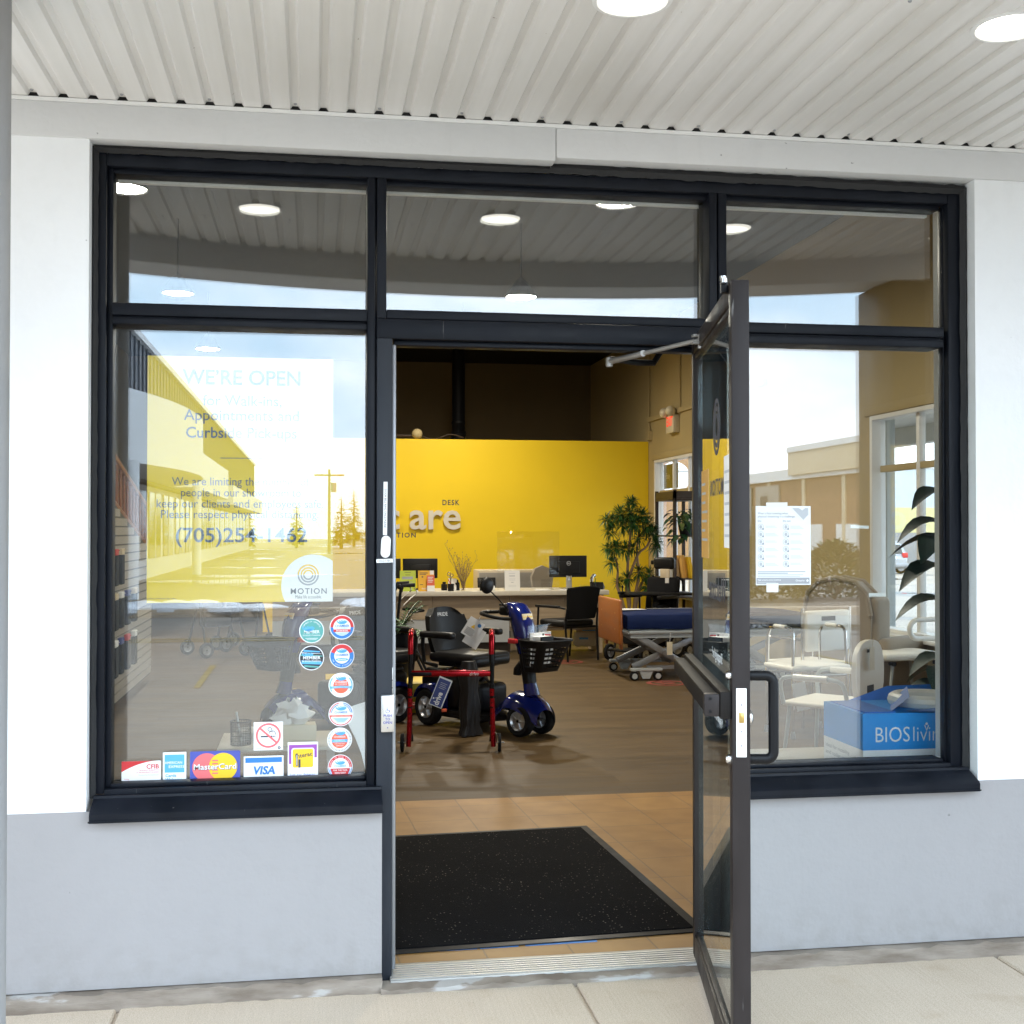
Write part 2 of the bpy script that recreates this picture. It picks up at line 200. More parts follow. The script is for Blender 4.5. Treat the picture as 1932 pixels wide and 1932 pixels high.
class MB:
    def __init__(s): s.v = []; s.f = []; s.mi = []; s.sm = []; s.T = Matrix.Identity(4)
    def add(s, vs, fs, mi=0, smooth=False, T=None):
        T = s.T @ T if T is not None else s.T; o = len(s.v); s.v += [T @ Vector(p) for p in vs]
        flip = T.to_3x3().determinant() < 0
        for f in fs:
            g = [i + o for i in f]; s.f.append(g[::-1] if flip else g); s.mi.append(mi); s.sm.append(smooth)
        return s
    def bm(s, b, mi=0, smooth=False, T=None):
        b.verts.ensure_lookup_table(); b.verts.index_update()
        s.add([v.co[:] for v in b.verts], [[v.index for v in f.verts] for f in b.faces], mi, smooth, T); b.free(); return s
    def box(s, x0, x1, y0, y1, z0, z1, mi=0, bev=0, T=None, seg=2):
        if bev:
            b = bmesh.new(); bmesh.ops.create_cube(b, size=1)
            for v in b.verts: v.co = Vector(((x0 + x1) / 2 + v.co.x * (x1 - x0), (y0 + y1) / 2 + v.co.y * (y1 - y0), (z0 + z1) / 2 + v.co.z * (z1 - z0)))
            bmesh.ops.bevel(b, geom=b.edges[:], offset=min(bev, .49 * min(abs(x1 - x0), abs(y1 - y0), abs(z1 - z0))), segments=seg, affect='EDGES', profile=.5)
            return s.bm(b, mi, True, T)
        vs = [(x, y, z) for z in (z0, z1) for y in (y0, y1) for x in (x0, x1)]
        return s.add(vs, [(0, 2, 3, 1), (4, 5, 7, 6), (0, 1, 5, 4), (2, 6, 7, 3), (0, 4, 6, 2), (1, 3, 7, 5)], mi, False, T)
    def ob(s, c, size, rot=(0, 0, 0), mi=0, bev=0, seg=2):
        T = Matrix.Translation(c) @ Euler(rot).to_matrix().to_4x4(); a, b, d = (q / 2 for q in size)
        return s.box(-a, a, -b, b, -d, d, mi, bev, T, seg)
    def tube(s, pts, r, n=10, mi=0, closed=False, caps=True):
        pts = [Vector(p) for p in pts]; k = len(pts); rs = r if isinstance(r, (list, tuple)) else [r] * k
        tan = []
        for i in range(k):
            a = pts[(i - 1) % k] if closed or i else pts[0]; b = pts[(i + 1) % k] if closed or i < k - 1 else pts[-1]
            t = (b - a); tan.append(t.normalized() if t.length > 1e-9 else Vector((0, 0, 1)))
        up = Vector((0, 0, 1)) if abs(tan[0].z) < .9 else Vector((1, 0, 0)); nx = tan[0].cross(up).normalized(); vs = []
        for i in range(k):
            if i:
                ax = tan[i - 1].cross(tan[i])
                if ax.length > 1e-7: nx = Matrix.Rotation(tan[i - 1].angle(tan[i]), 3, ax.normalized()) @ nx
                nx = (nx - tan[i] * nx.dot(tan[i])).normalized()
            ny = tan[i].cross(nx)
            for j in range(n):
                a = 2 * pi * j / n; vs.append(pts[i] + nx * (rs[i] * cos(a)) + ny * (rs[i] * sin(a)))
        fs = []
        for i in range(k if closed else k - 1):
            i2 = (i + 1) % k
            for j in range(n): fs.append((i * n + j, i * n + (j + 1) % n, i2 * n + (j + 1) % n, i2 * n + j))
        if caps and not closed: fs += [tuple(range(n))[::-1], tuple(range((k - 1) * n, k * n))]
        return s.add(vs, fs, mi, True)
    def cyl(s, p0, p1, r, r1=None, n=16, mi=0): return s.tube([p0, p1], [r, r if r1 is None else r1], n, mi)
    def lathe(s, prof, n=24, mi=0, T=None, caps=True):
        vs = []; k = len(prof)
        for (r, z) in prof:
            for j in range(n): a = 2 * pi * j / n; vs.append((r * cos(a), r * sin(a), z))
        fs = [(i * n + j, i * n + (j + 1) % n, (i + 1) * n + (j + 1) % n, (i + 1) * n + j) for i in range(k - 1) for j in range(n)]
        if caps: fs += [tuple(range(n))[::-1], tuple(range((k - 1) * n, k * n))]
        return s.add(vs, fs, mi, True, T)
    def prism(s, poly, z0, z1, mi=0, T=None, smooth=False):
        n = len(poly); a = sum(poly[i][0] * poly[(i + 1) % n][1] - poly[(i + 1) % n][0] * poly[i][1] for i in range(n))
        if a < 0: poly = poly[::-1]
        vs = [(x, y, z0) for x, y in poly] + [(x, y, z1) for x, y in poly]
        fs = [tuple(range(n))[::-1], tuple(range(n, 2 * n))] + [(i, (i + 1) % n, n + (i + 1) % n, n + i) for i in range(n)]
        return s.add(vs, fs, mi, smooth, T)
    def ball(s, c, r, n=16, mi=0, T=None):
        r = r if isinstance(r, (tuple, list)) else (r, r, r); h = n // 2; vs = []
        for i in range(h + 1):
            t = pi * i / h
            for j in range(n): a = 2 * pi * j / n; vs.append((c[0] + r[0] * sin(t) * cos(a), c[1] + r[1] * sin(t) * sin(a), c[2] - r[2] * cos(t)))
        return s.add(vs, [(i * n + j, i * n + (j + 1) % n, (i + 1) * n + (j + 1) % n, (i + 1) * n + j) for i in range(h) for j in range(n)], mi, True, T)
    # flat printed layers, facing -y, u to the right, v up, k = layer number
    def p2(s, pts, k=1, mi=0, d=.0004): return s.add([(u, -k * d, v) for u, v in pts], [tuple(range(len(pts)))], mi)
    def r2(s, u0, u1, v0, v1, k=1, mi=0): return s.p2([(u0, v0), (u1, v0), (u1, v1), (u0, v1)], k, mi)
    def c2(s, u, v, r, k=1, mi=0, n=40, rv=None): return s.p2([(u + r * cos(2 * pi * i / n), v + (rv or r) * sin(2 * pi * i / n)) for i in range(n)], k, mi)
    def g2(s, u, v, r0, r1, k=1, mi=0, a0=0, a1=360, n=40, d=.0004):
        vs = []
        for i in range(n + 1):
            a = R(a0 + (a1 - a0) * i / n); vs += [(u + r0 * cos(a), -k * d, v + r0 * sin(a)), (u + r1 * cos(a), -k * d, v + r1 * sin(a))]
        return s.add(vs, [(2 * i, 2 * i + 1, 2 * i + 3, 2 * i + 2) for i in range(n)], mi)
    def t2(s, t, u, v, size, k=1, mi=0, align='CENTER', bold=0.0, width=None, sp=1.0, d=.0004, rot=0, shear=0):
        vs, fs = text_data(t, 1, align, bold, 3 if size > .02 else 2, sp); sx = size
        if width:
            w0 = max(p[0] for p in vs) - min(p[0] for p in vs); sx = width / w0
        ca, sa = cos(R(rot)), sin(R(rot)); q = []
        for p in vs: a, b = p[0] * sx + shear * p[1] * size, p[1] * size; q.append((u + a * ca - b * sa, -k * d, v + a * sa + b * ca))
        return s.add(q, fs, mi)
    def arc2(s, t, u, v, r, size, a_mid, k=1, mi=0, bold=0.0, inside=False, step=None):
        step = step or size * .75 / r * 180 / pi
        for i, ch in enumerate(t):
            if ch == ' ': continue
            a = a_mid + ((len(t) - 1) / 2 - i) * step * (-1 if inside else 1)
            s.t2(ch, u + r * cos(R(a)), v + r * sin(R(a)), size, k, mi, bold=bold, rot=a + 90 if inside else a - 90)
        return s
    def build(s, name, mats, parent=None, world=False, angle=35):
        me = bpy.data.meshes.new(name)
        if world and parent is not None:
            inv = wm(parent).inverted(); s.v = [inv @ v for v in s.v]
        me.from_pydata(s.v, [], s.f)
        for mm in (mats if isinstance(mats, (list, tuple)) else [mats]): me.materials.append(M[mm])
        me.polygons.foreach_set('material_index', s.mi); me.polygons.foreach_set('use_smooth', s.sm)
        me.set_sharp_from_angle(angle=R(angle)); me.update()
        o = bpy.data.objects.new(name, me); COL.objects.link(o)
        if parent is not None: o.parent = parent
        return o

def wm(o):
    m = Matrix.LocRotScale(o.location, o.rotation_euler, o.scale)
    return wm(o.parent) @ m if o.parent else m
def tag(o, label=None, cat=None, group=None, kind=None):
    for k, v in (('label', label), ('category', cat), ('group', group), ('kind', kind)):
        if v: o[k] = v
    return o
def thing(name, label, cat, loc=(0, 0, 0), rz=0, group=None):
    o = bpy.data.objects.new(name, None); COL.objects.link(o); o.location = loc; o.rotation_euler = (0, 0, rz); o.empty_display_size = .1
    return tag(o, label, cat, group)
def solo(mb, name, mats, label, cat, loc=(0, 0, 0), rz=0, group=None, rot=None):
    o = mb.build(name, mats); o.location = loc; o.rotation_euler = rot or (0, 0, rz); return tag(o, label, cat, group)
def struct(name, mb, mats):
    return tag(mb.build(name, mats), kind='structure')
def copy_tree(o, parent=None):
    c = o.copy(); COL.objects.link(c)
    if parent is not None: c.parent = parent
    for ch in list(o.children): copy_tree(ch, c)
    return c
def arcpts(c, r, a0, a1, n, ax='xz'):
    P = []
    for i in range(n + 1):
        a = R(a0 + (a1 - a0) * i / n); u, v = r * cos(a), r * sin(a)
        P.append((c[0] + u, c[1], c[2] + v) if ax == 'xz' else (c[0], c[1] + u, c[2] + v) if ax == 'yz' else (c[0] + u, c[1] + v, c[2]))
    return P
def smooth_path(pts, n=6):
    pts = [Vector(p) for p in pts]; P = []
    for i in range(len(pts) - 1):
        p0 = pts[max(i - 1, 0)]; p1, p2 = pts[i], pts[i + 1]; p3 = pts[min(i + 2, len(pts) - 1)]
        for j in range(n):
            t = j / n; P.append(.5 * ((2 * p1) + (p2 - p0) * t + (2 * p0 - 5 * p1 + 4 * p2 - p3) * t * t + (3 * p1 - p0 - 3 * p2 + p3) * t ** 3))
    return P + [pts[-1]]

# ================================================================== GROUND AND FLOORS
b = MB(); nx, ny = 40, 60            # one asphalt sheet; it falls away gently to the far right
xs = [-220 + 440 * i / nx for i in range(nx + 1)]; ys = [-220 + 440 * j / ny for j in range(ny + 1)]
def gz(x):
    t = min(1, max(0, (x - 9) / 24)); return -.17 - .68 * t * t * (3 - 2 * t)
xs = sorted(set(xs + [5, 7, 9, 12, 15, 18, 20, 24, 28, 30, 34])); nx = len(xs) - 1
b.add([(x, y, gz(x)) for y in ys for x in xs], [(j * (nx + 1) + i, j * (nx + 1) + i + 1, (j + 1) * (nx + 1) + i + 1, (j + 1) * (nx + 1) + i) for j in range(ny) for i in range(nx)])
struct('ground', b, 'asphalt')
b = MB(); cuts = [-7, -3.6, -.60, .862, 2.38, 3.9, 5.4, 7]
for a, c in zip(cuts, cuts[1:]): b.box(a + .005, c - .005, -3.35, -.075, -.2, -.012, 0, .006, seg=1)
b.box(-7, 7, -3.34, -.02, -.3, -.024)
struct('sidewalk', b, 'concrete')
b = MB(); b.box(-3.2, 5.12, 2.66, 18.3, -.10, 0); struct('vinyl_floor', b, 'vinyl_floor')
b = MB(); b.box(-3.2, 5.12, .11, 2.655, -.10, .001); struct('entry_tile_floor', b, 'floor_tile')
b = MB(); b.box(-3.4, 5.34, .14, 18.5, 4.55, 4.7); struct('ceiling', b, 'ceiling_black')

# ================================================================== SHOPFRONT WALL
X0, X1 = -.705, 2.335
shop = thing('shop_wall', 'white painted front wall with grey lower band around the storefront glazing', 'wall', (0, 0, 0))
b = MB(); b.box(-4.2, X0, -.065, .14, .600, 2.745); b.box(X1, 5.34, -.065, .14, .600, 2.745); b.box(-4.2, 5.34, -.04, .14, 2.86, 4.9); b.box(X0, X1, .012, .14, 2.722, 2.86)
b.build('painted_wall', 'white_paint', shop)
b = MB(); b.box(-4.2, .226, -.067, .14, .040, .5995); b.box(1.42, 5.34, -.067, .14, .040, .5995); b.build('lower_wall', 'grey_paint', shop)
b = MB()
def ragged(x0, x1, y0, y1, z0, z1, n, j):
    P0 = [(x0 + (x1 - x0) * i / n, y0 + random.uniform(-j, j) * .5, z1 + random.uniform(-j, j)) for i in range(n + 1)]
    vs = []
    for p in P0: vs += [(p[0], y1, z1), p, (p[0], p[1] - .006 + random.uniform(-j, j) * .6, z0)]
    b.add(vs, [(3 * i + k, 3 * i + k + 1, 3 * i + k + 4, 3 * i + k + 3) for i in range(n) for k in (0, 1)])
ragged(-4.2, .226, -.098, -.055, -.03, .036, 120, .006); ragged(1.42, 5.34, -.098, -.055, -.03, .036, 110, .006); ragged(.22, 1.44, -.115, -.03, -.03, .002, 40, .005)
b.build('footing', 'footing', shop)
b = MB(); b.box(-4.2, .806, -.076, .012, 2.735, 2.846, 0, .003); b.box(.808, 5.34, -.075, .012, 2.746, 2.846, 0, .003)
b.box(-4.2, 5.34, -.081, .0, 2.846, 2.858, 1); b.box(-4.2, 5.34, -.0735, .0, 2.858, 2.90, 2)  # black backing strip paints the shade of the open groove ends
b.build('header_beam', ['beam_paint', 'white_metal', 'dark_hollow'], shop)
b = MB()                              # crumbling black sealant between frame and masonry
def seal(p, q, wd, n=60):
    p, q = Vector(p), Vector(q); t = (q - p).normalized(); s_ = Vector((t.z, 0, -t.x)); vs = []
    for i in range(n + 1):
        c_ = p.lerp(q, i / n); vs += [c_ - s_ * wd * random.uniform(.88, 1.12), c_ + Vector((0, -.012, 0)), c_ + s_ * wd * random.uniform(.82, 1.15)]
    b.add(vs, [(3 * i + k, 3 * i + k + 1, 3 * i + k + 4, 3 * i + k + 3) for i in range(n) for k in (0, 1)], 0, True)
seal((-.698, -.008, .63), (-.698, -.008, 2.73), .013); seal((2.324, -.008, .63), (2.324, -.008, 2.73), .016); seal((-.70, -.008, 2.723), (.80, -.008, 2.723), .014); seal((.80, -.008, 2.729), (2.33, -.008, 2.722), .018)
b.build('sealant', 'black_seal', shop)

# interior shell of the shop
iw = thing('side_wall', 'beige interior side wall with white framed windows facing the street', 'wall', (5.10, 0, 0))
b = MB(); wins = [(2.70, 6.56), (10.0, 13.84)]
edges = [.14] + [q for wv in wins for q in wv] + [18.6]
for a, c in zip(edges[0::2], edges[1::2]): b.box(5.10, 5.215, a, c, -.2, 4.9)
for a, c in wins: b.box(5.10, 5.215, a, c, -.2, .58); b.box(5.10, 5.215, a, c, 2.54, 4.9)
b.build('wall', 'beige_wall', iw, True)
for (a, c) in wins:
    fr = MB(); fr.box(5.08, 5.215, a, a + .05, .58, 2.54, 0, .004); fr.box(5.08, 5.215, c - .05, c, .58, 2.54, 0, .004)
    fr.box(5.08, 5.215, a + .05, c - .05, 2.50, 2.54); fr.box(5.08, 5.215, a + .05, c - .05, .58, .61); fr.box(4.98, 5.10, a - .04, c + .04, .545, .578, 0, .005)
    fr.box(5.065, 5.098, a - .09, c + .09, 2.542, 2.63, 1, .004)
    nb = 5
    for i in range(1, nb): yy = a + .05 + (c - a - .1) * i / nb; fr.box(5.14, 5.20, yy - .03, yy + .03, .61, 2.50, 0, .004)
    for i in range(nb): y0 = a + .05 + (c - a - .1) * i / nb + .03; y1 = a + .05 + (c - a - .1) * (i + 1) / nb - .03; fr.box(5.145, 5.195, y0, y1, 2.02, 2.08, 1, .004)
    f_ = fr.build('window_frame', ['white_metal', 'beige_wall'], iw, True)
    g = MB(); g.box(5.168, 5.174, a + .05, c - .05, .61, 2.50); g.build('window_glass', 'plain_glass', f_, True)
yw = MB(); yw.box(-.72, 5.095, 0, .12, 0, 2.85); solo(yw, 'partition_wall', 'yellow_wall', 'tall bright yellow partition wall behind the reception desk', 'wall', (0, 14.2, 0))
b = MB(); b.box(-3.4, 5.10, 0, .2, 0, 4.9); solo(b, 'rear_wall', 'shaded_beige', 'beige rear wall with shade painted in, rising behind the yellow partition', 'wall', (0, 18.2, 0))  # beige wall; its shade is put into the darker colour
b = MB(); b.box(-3.4, -3.2, .14, 18.2, -.2, 4.9); solo(b, 'partition_wall', 'beige_wall', 'plain beige interior wall left of the display racks', 'wall')
# ================================================================== CANOPY
def cy(x): return -1.90 + (x - .85) ** 2 / 9.0
can = thing('entrance_canopy', 'white ribbed metal soffit and curved fascia of the canopy over the entrance', 'canopy', (0, 0, 2.86))
b = MB(); per = .0905; xsf = []; x = -3.3
while x < 4.9:
    xsf += [(x, 2.86), (x + .056, 2.86), (x + .064, 2.872), (x + .0825, 2.872)]; x += per
vs = []
for (xx, zz) in xsf: vs += [(xx, -.0745, zz), (xx, -1.0, zz), (xx, cy(xx), zz)]
b.add(vs, [(3 * i + k, 3 * i + k + 1, 3 * i + k + 4, 3 * i + k + 3)[::-1] for i in range(len(xsf) - 1) for k in (0, 1)])
i = 0
for (xx, zz) in xsf[1::4]:           # fixing screws in the grooves
    i += 1
    if i % 3 == 0: b.lathe([(.006, 0), (.004, -.004)], 8, 1, Matrix.Translation((xx + .0175, -.10, 2.872)))
    if i % 2 == 0: b.lathe([(.006, 0), (.004, -.004)], 8, 1, Matrix.Translation((xx - .030, -1.25 + .02 * (i % 5), 2.86)))
b.build('soffit', ['soffit_metal', 'grey_metal'], can, True)
b = MB(); n = 60; prof = [(0, 2.94), (0, 2.735), (-.32, 2.735), (-.32, 4.4), (-.28, 4.4), (-.28, 2.96)]
vs = []
for i in range(n + 1):
    x = -3.3 + 8.2 * i / n; vs += [(x, cy(x) + p[0], p[1]) for p in prof]
k = len(prof); b.add(vs, [(k * i + j, k * (i + 1) + j, k * (i + 1) + (j + 1) % k, k * i + (j + 1) % k) for i in range(n) for j in range(k)], 0, True)
b.build('fascia', 'beam_paint', can, True)
b = MB(); b.box(-3.3, 4.9, -1.5, -.06, 2.90, 2.96); b.build('roof_deck', 'dark_hollow', can, True)
L0 = [(.812, -1.06), (1.872, -1.06), (-.228, -1.06), (-1.27, -1.06), (2.93, -1.06)]
lab = ['round white soffit downlight cut off by the top edge above the door', 'round white soffit downlight near the upper right corner of the soffit', 'round white soffit downlight above the window with the yellow poster', 'round white soffit downlight behind the round column', 'round white soffit downlight beside the dark canopy pier']
proto = thing('soffit_downlight', lab[0], 'downlight', (L0[0][0], L0[0][1], 2.86), 0, 'downlights in the canopy soffit')
b = MB(); b.lathe([(.104, .012), (.104, -.003), (.092, -.005), (.088, -.001), (.085, .018)], 40, caps=False); b.build('trim_ring', 'white_metal', proto)
b = MB(); b.lathe([(.0855, -.0015), (.05, -.003), (.001, -.0035)], 40, caps=False); b.build('lens', 'lens_glow', proto)
for (lx, ly), l_ in zip(L0[1:], lab[1:]): c_ = copy_tree(proto); c_.location = (lx, ly, 2.86); c_['label'] = l_
col = MB(); col.lathe([(.16, -.012), (.16, .02), (.135, .04), (.135, 2.858)], 32); solo(col, 'canopy_column', 'column_paint', 'smooth round pale grey column at the left edge under the canopy', 'column', (-.880, -.93, 0))
b = MB(); b.box(-.3, .3, -.2, .2, -.012, 2.73, 0, .01); solo(b, 'canopy_pier', 'frame_paint', 'square dark pier carrying the canopy, mirrored in the window at right', 'pier', (3.13, -1.62, 0))

# ================================================================== SHOPFRONT FRAME AND GLASS
fr = thing('shopfront_frame', 'black aluminium shopfront frame with five panes and deep sills', 'window', (0, 0, 0))
def bars(name, L, bev=.003, mat='frame_paint'):
    q = MB()
    for a in L: q.box(*a, 0, bev)
    return q.build(name, mat, fr)
YB = .12
bars('outer_frame', [(-.692, -.662, 0, YB, .64, 2.713), (2.268, 2.316, 0, .066, .64, 2.713), (-.6615, 2.2675, 0, YB, 2.672, 2.713), (-.6615, .178, -.002, YB, .622, .655), (1.4325, 2.2675, -.002, YB, .622, .652),
     (-.6615, -.645, .03, .1, .655, 2.671), (2.262, 2.2675, .03, .066, .652, 2.671), (-.6445, 2.2505, .03, .1, 2.655, 2.6715), (-.6445, .1775, .02, .1, .6555, .668), (1.433, 2.2505, .02, .1, .6525, .664)])
bars('mullion', [(.178, .204, -.002, YB, .622, 2.6715), (.210, .242, -.003, YB, 2.20, 2.6715), (.2045, .2095, .012, YB, .622, 2.6715)])
bars('mullion', [(1.368, 1.396, -.003, YB, 2.20, 2.6715), (1.402, 1.432, -.002, YB, .622, 2.6715), (1.3965, 1.4015, .012, YB, .622, 2.6715)])
bars('transom', [(-.6445, .1775, -.001, YB, 2.188, 2.228), (-.6445, .1775, .006, YB, 2.160, 2.182), (-.6445, .1775, .014, YB, 2.1825, 2.1875),
     (.2425, 1.3675, -.001, YB, 2.200, 2.230), (1.4325, 2.2505, -.001, YB, 2.186, 2.222), (1.4325, 2.2505, .006, YB, 2.150, 2.178), (1.4325, 2.2505, .014, YB, 2.1785, 2.1855)])
bars('door_header', [(.2095, 1.402, -.006, YB, 2.132, 2.1985), (.270, 1.34, .03, .09, 2.115, 2.1315)])
bars('door_jamb', [(.210, .262, -.010, YB, -.012, 2.1315)], .003, 'jamb_paint'); bars('door_jamb', [(1.345, 1.4015, -.004, YB, -.012, 2.1315)], .003, 'jamb_paint')
bars('weather_strip', [(.2625, .276, .015, .075, 0.02, 2.1145)], .004, 'grey_metal')
for x0, x1 in ((-.690, .226), (1.4325, 2.322)):
    q = MB(); q.prism([(0.0, .640), (.0, .57), (-.104, .57), (-.104, .597), (-.098, .604), (-.03, .632), (-.028, .640)], x0, x1, 0, Matrix(((0, 0, 1, 0), (1, 0, 0, 0), (0, 1, 0, 0), (0, 0, 0, 1))))
    q.box(x0 - .003, x1 + .003, -.107, -.1045, .572, .577); q.build('sill', 'frame_paint', fr)
def pane(name, x0, x1, z0, z1, tint='window_glass'):
    q = MB(); q.box(x0, x1, .068, .088, z0, z1); return q.build(name, tint, fr)
pane('window_pane', -.645, .178, 2.228, 2.655); pane('window_pane', .242, 1.368, 2.230, 2.655); pane('window_pane', 1.432, 2.2985, 2.222, 2.655)
pane('window_pane', -.645, .178, .668, 2.160); pane('window_pane', 1.432, 2.2985, .664, 2.150)
q = MB(); q.box(-.645, 2.2505, .1205, .14, 2.652, 2.668); q.box(2.290, 2.33, .0895, .15, .60, 2.70); q.build('inner_trim', 'white_metal', fr)

# ================================================================== DOOR (open, hinged at right)
HX, HY = 1.300, -.012; ang = math.atan2(-.98, -.205)        # direction from hinge to free edge
door = thing('glass_door', 'dark framed glass door standing wide open towards the sidewalk', 'door', (HX, HY, 0), ang)
# local: x along leaf from hinge, y = +t is the OUTSIDE (right) face
DL, DT, Z0, Z1 = 1.04, .047, .028, 2.150
def dd(name, L, mat='door_paint', bev=.003, par=None):
    q = MB()
    for a in L: q.box(*a, 0, bev)
    return q.build(name, mat, par or door)
dd('hinge_stile', [(0, .05, 0, DT, Z0, Z1)]); dd('lock_stile', [(DL - .055, DL, 0, DT, Z0, Z1)])
dd('top_rail', [(.0505, DL - .0555, .001, DT - .001, Z1 - .055, Z1), (.0505, DL - .0555, .006, DT - .006, Z1 - .075, Z1 - .0555)]); dd('bottom_rail', [(.0505, DL - .0555, .001, DT - .001, Z0, Z0 + .075), (.0505, DL - .0555, .006, DT - .006, Z0 + .0755, Z0 + .09)])
q = MB(); q.box(.0502, DL - .0552, .016, .032, Z0 + .0902, Z1 - .0752); q.build('glass', 'door_glass', door)
# push bar on the inside face
q = MB(); q.box(.06, DL - .045, -.068, -.030, 1.002, 1.054, 0, .006); q.box(.02, DL - .01, -.0302, -.001, .992, 1.064, 0, .003)
pb = q.build('push_bar', 'bar_paint', door)
q = MB(); q.box(DL - .0445, DL - .012, -.072, -.0305, .998, 1.058, 0, .006)
for zz in (1.012, 1.046): q.cyl((DL - .0125, -.056, zz), (DL - .009, -.056, zz), .004, n=10, mi=1)
q.build('end_cap', ['door_paint', 'black_metal'], pb)
q = MB(); pth = [(DL - .03, DT, 1.105)] + arcpts((DL - .03, DT + .045, 1.085), .02, 90, 0, 5, 'yz') + arcpts((DL - .03, DT + .045, .905), .02, 0, -90, 5, 'yz') + [(DL - .03, DT, .885)]
q.tube(pth, .0135, 14); q.build('pull_handle', 'black_metal', door)
q = MB()
for zz in (1.105, .885): q.lathe([(.013, 0), (.013, .008), (.009, .013)], 14, 0, Matrix.Translation((DL - .03, -.0005, zz)) @ Matrix.Rotation(pi / 2, 4, 'X'))
q.lathe([(.019, 0), (.019, .006), (.012, .010)], 20, 0, Matrix.Translation((DL - .028, DT, .995)) @ Matrix.Rotation(-pi / 2, 4, 'X'))
q.build('lock_cylinder', 'chrome', door)
q = MB(); q.box(DL, DL + .0022, .010, .037, .895, 1.075, 0, .001)
q.build('lock_plate', 'white_plastic', door)
q = MB(); q.box(DL + .0022, DL + .007, .0165, .0305, .985, 1.012, 0, .002)
for zz in (1.032, .962, .925): q.lathe([(.003, 0), (.002, .001)], 10, 1, Matrix.Translation((DL + .0023, .0235, zz)) @ Matrix.Rotation(pi / 2, 4, 'Y'))
q.build('latch', ['brass', 'grey_metal'], door)
q = MB(); q.box(DL - .085, DL - .06, -.018, -.0005, Z1 - .022, Z1 + .012, 0, .002); q.lathe([(.009, 0), (.009, .012)], 12, 1, Matrix.Translation((DL - .072, -.012, Z1 + .012))); q.lathe([(.009, 0), (.009, .012)], 12, 1, Matrix.Translation((DL - .05, -.012, Z1 + .002))); q.build('stop_bracket', ['black_metal', 'steel'], door)
# closer: two jointed arms from the leaf back to the header
q = MB(); inv = wm(door).inverted()
A, B_, C_ = Vector((1.262, -.235, 2.118)), Vector((1.045, .15, 2.092)), Vector((1.30, .18, 2.150))
mid = A.lerp(B_, .62)
q.T = inv; q.tube([A, mid], .0075, 10, 0); q.tube([mid, B_], .0105, 10, 0); q.cyl(B_ + Vector((0, 0, -.018)), B_ + Vector((0, 0, .014)), .012, n=14, mi=0); q.cyl(mid + Vector((0, -.012, 0)), mid + Vector((0, .012, 0)), .011, n=12, mi=0)
q.cyl(A + Vector((0, 0, -.03)), A + Vector((0, 0, .018)), .011, n=12, mi=0); q.box(A.x - .03, A.x + .035, A.y - .012, A.y + .012, A.z + .008, A.z + .016, 0, .001); q.box(A.x - .03, A.x + .035, A.y - .012, A.y + .012, A.z - .016, A.z - .008, 0, .001)
q.tube([B_ + Vector((0, 0, .010)), B_ + Vector((.11, .01, .0)), B_ + Vector((.17, .02, .002)), C_ + Vector((-.05, 0, -.004)), C_], [.010, .012, .012, .012, .010], 8, 1)
q.build('closer_arm', ['aluminium', 'black_metal'], door)
# vinyl lettering on the outside face of the glass (reads from outside)
q = MB(); q.T = Matrix(((-1, 0, 0, .58), (0, 1, 0, .0158), (0, 0, 1, 1.80), (0, 0, 0, 1)))
for r0, r1 in ((.072, .086), (.050, .063), (.030, .041)): q.g2(0, 0, r0, r1, 1, 0, d=.0006)
q.build('vinyl_emblem', 'ink', door); T_ = q.T; q = MB(); q.T = T_
q.t2('MOTION', 0, -.205, .070, 1, 0, bold=.012, sp=1.25, d=.0006); q.t2('Welcome', 0, -.52, .105, 1, 0, bold=.006, d=.0006)
for i, t in enumerate(('Shopping for?', 'Walk-ins', 'Appointments')): q.t2(t, 0, -.70 - .09 * i, .045, 1, 1, d=.0006)
q.build('vinyl_lettering', ['ink', 'white_card'], door)
for nm, x0, x1, z0, z1, mt, lb in (('paper_notice', .17, .37, 1.40, 1.685, 'orange_card', 'orange paper notice taped inside the open door near its hinge'), ('paper_notice', .76, .975, 1.44, 1.70, 'paper', 'white paper notice taped to the open door near its lock')):
    q = MB(); q.box(0, x1 - x0, 0, .0008, 0, z1 - z0); 
    q.T = Matrix(((1, 0, 0, 0), (0, 1, 0, -.0006), (0, 0, 1, 0), (0, 0, 0, 1)))
    for i in range(7): q.r2(.02, (x1 - x0) * random.uniform(.55, .9), z1 - z0 - .05 - .03 * i, z1 - z0 - .042 - .03 * i, 1, 1)
    W = wm(door) @ Vector((x0, .0147, z0)); solo(q, nm, [mt, 'pale_ink'], lb, 'notice', W, ang)

th = MB()
th.box(.255, 1.345, -.055, .108, -.02, .008, 0, .002)
for i in range(7): th.box(.256, 1.344, -.046 + .02 * i, -.036 + .02 * i, .008, .0115, 0)
solo(th, 'door_threshold', 'aluminium', 'ribbed aluminium threshold strip under the open doorway', 'threshold')
mt = MB(); mt.box(-.62, .575, -.79, .79, 0, .009, 0, .003); mt.box(-.66, .615, -.83, .83, 0, .0045, 1, .001)
solo(mt, 'door_mat', ['mat_pile', 'black_plastic'], 'large black doormat with pale grit lying just inside the doorway', 'doormat', (.79, 1.07, .002), R(3))
tp = MB()
for a, c in ((.40, .58), (.59, .73), (.755, 1.02)): tp.box(a, c, 0, .022, 0, .0006)
solo(tp, 'floor_tape', 'blue_print', 'worn strip of blue tape on the tiles before the black mat', 'tape', (0, .215, .0015), R(1))

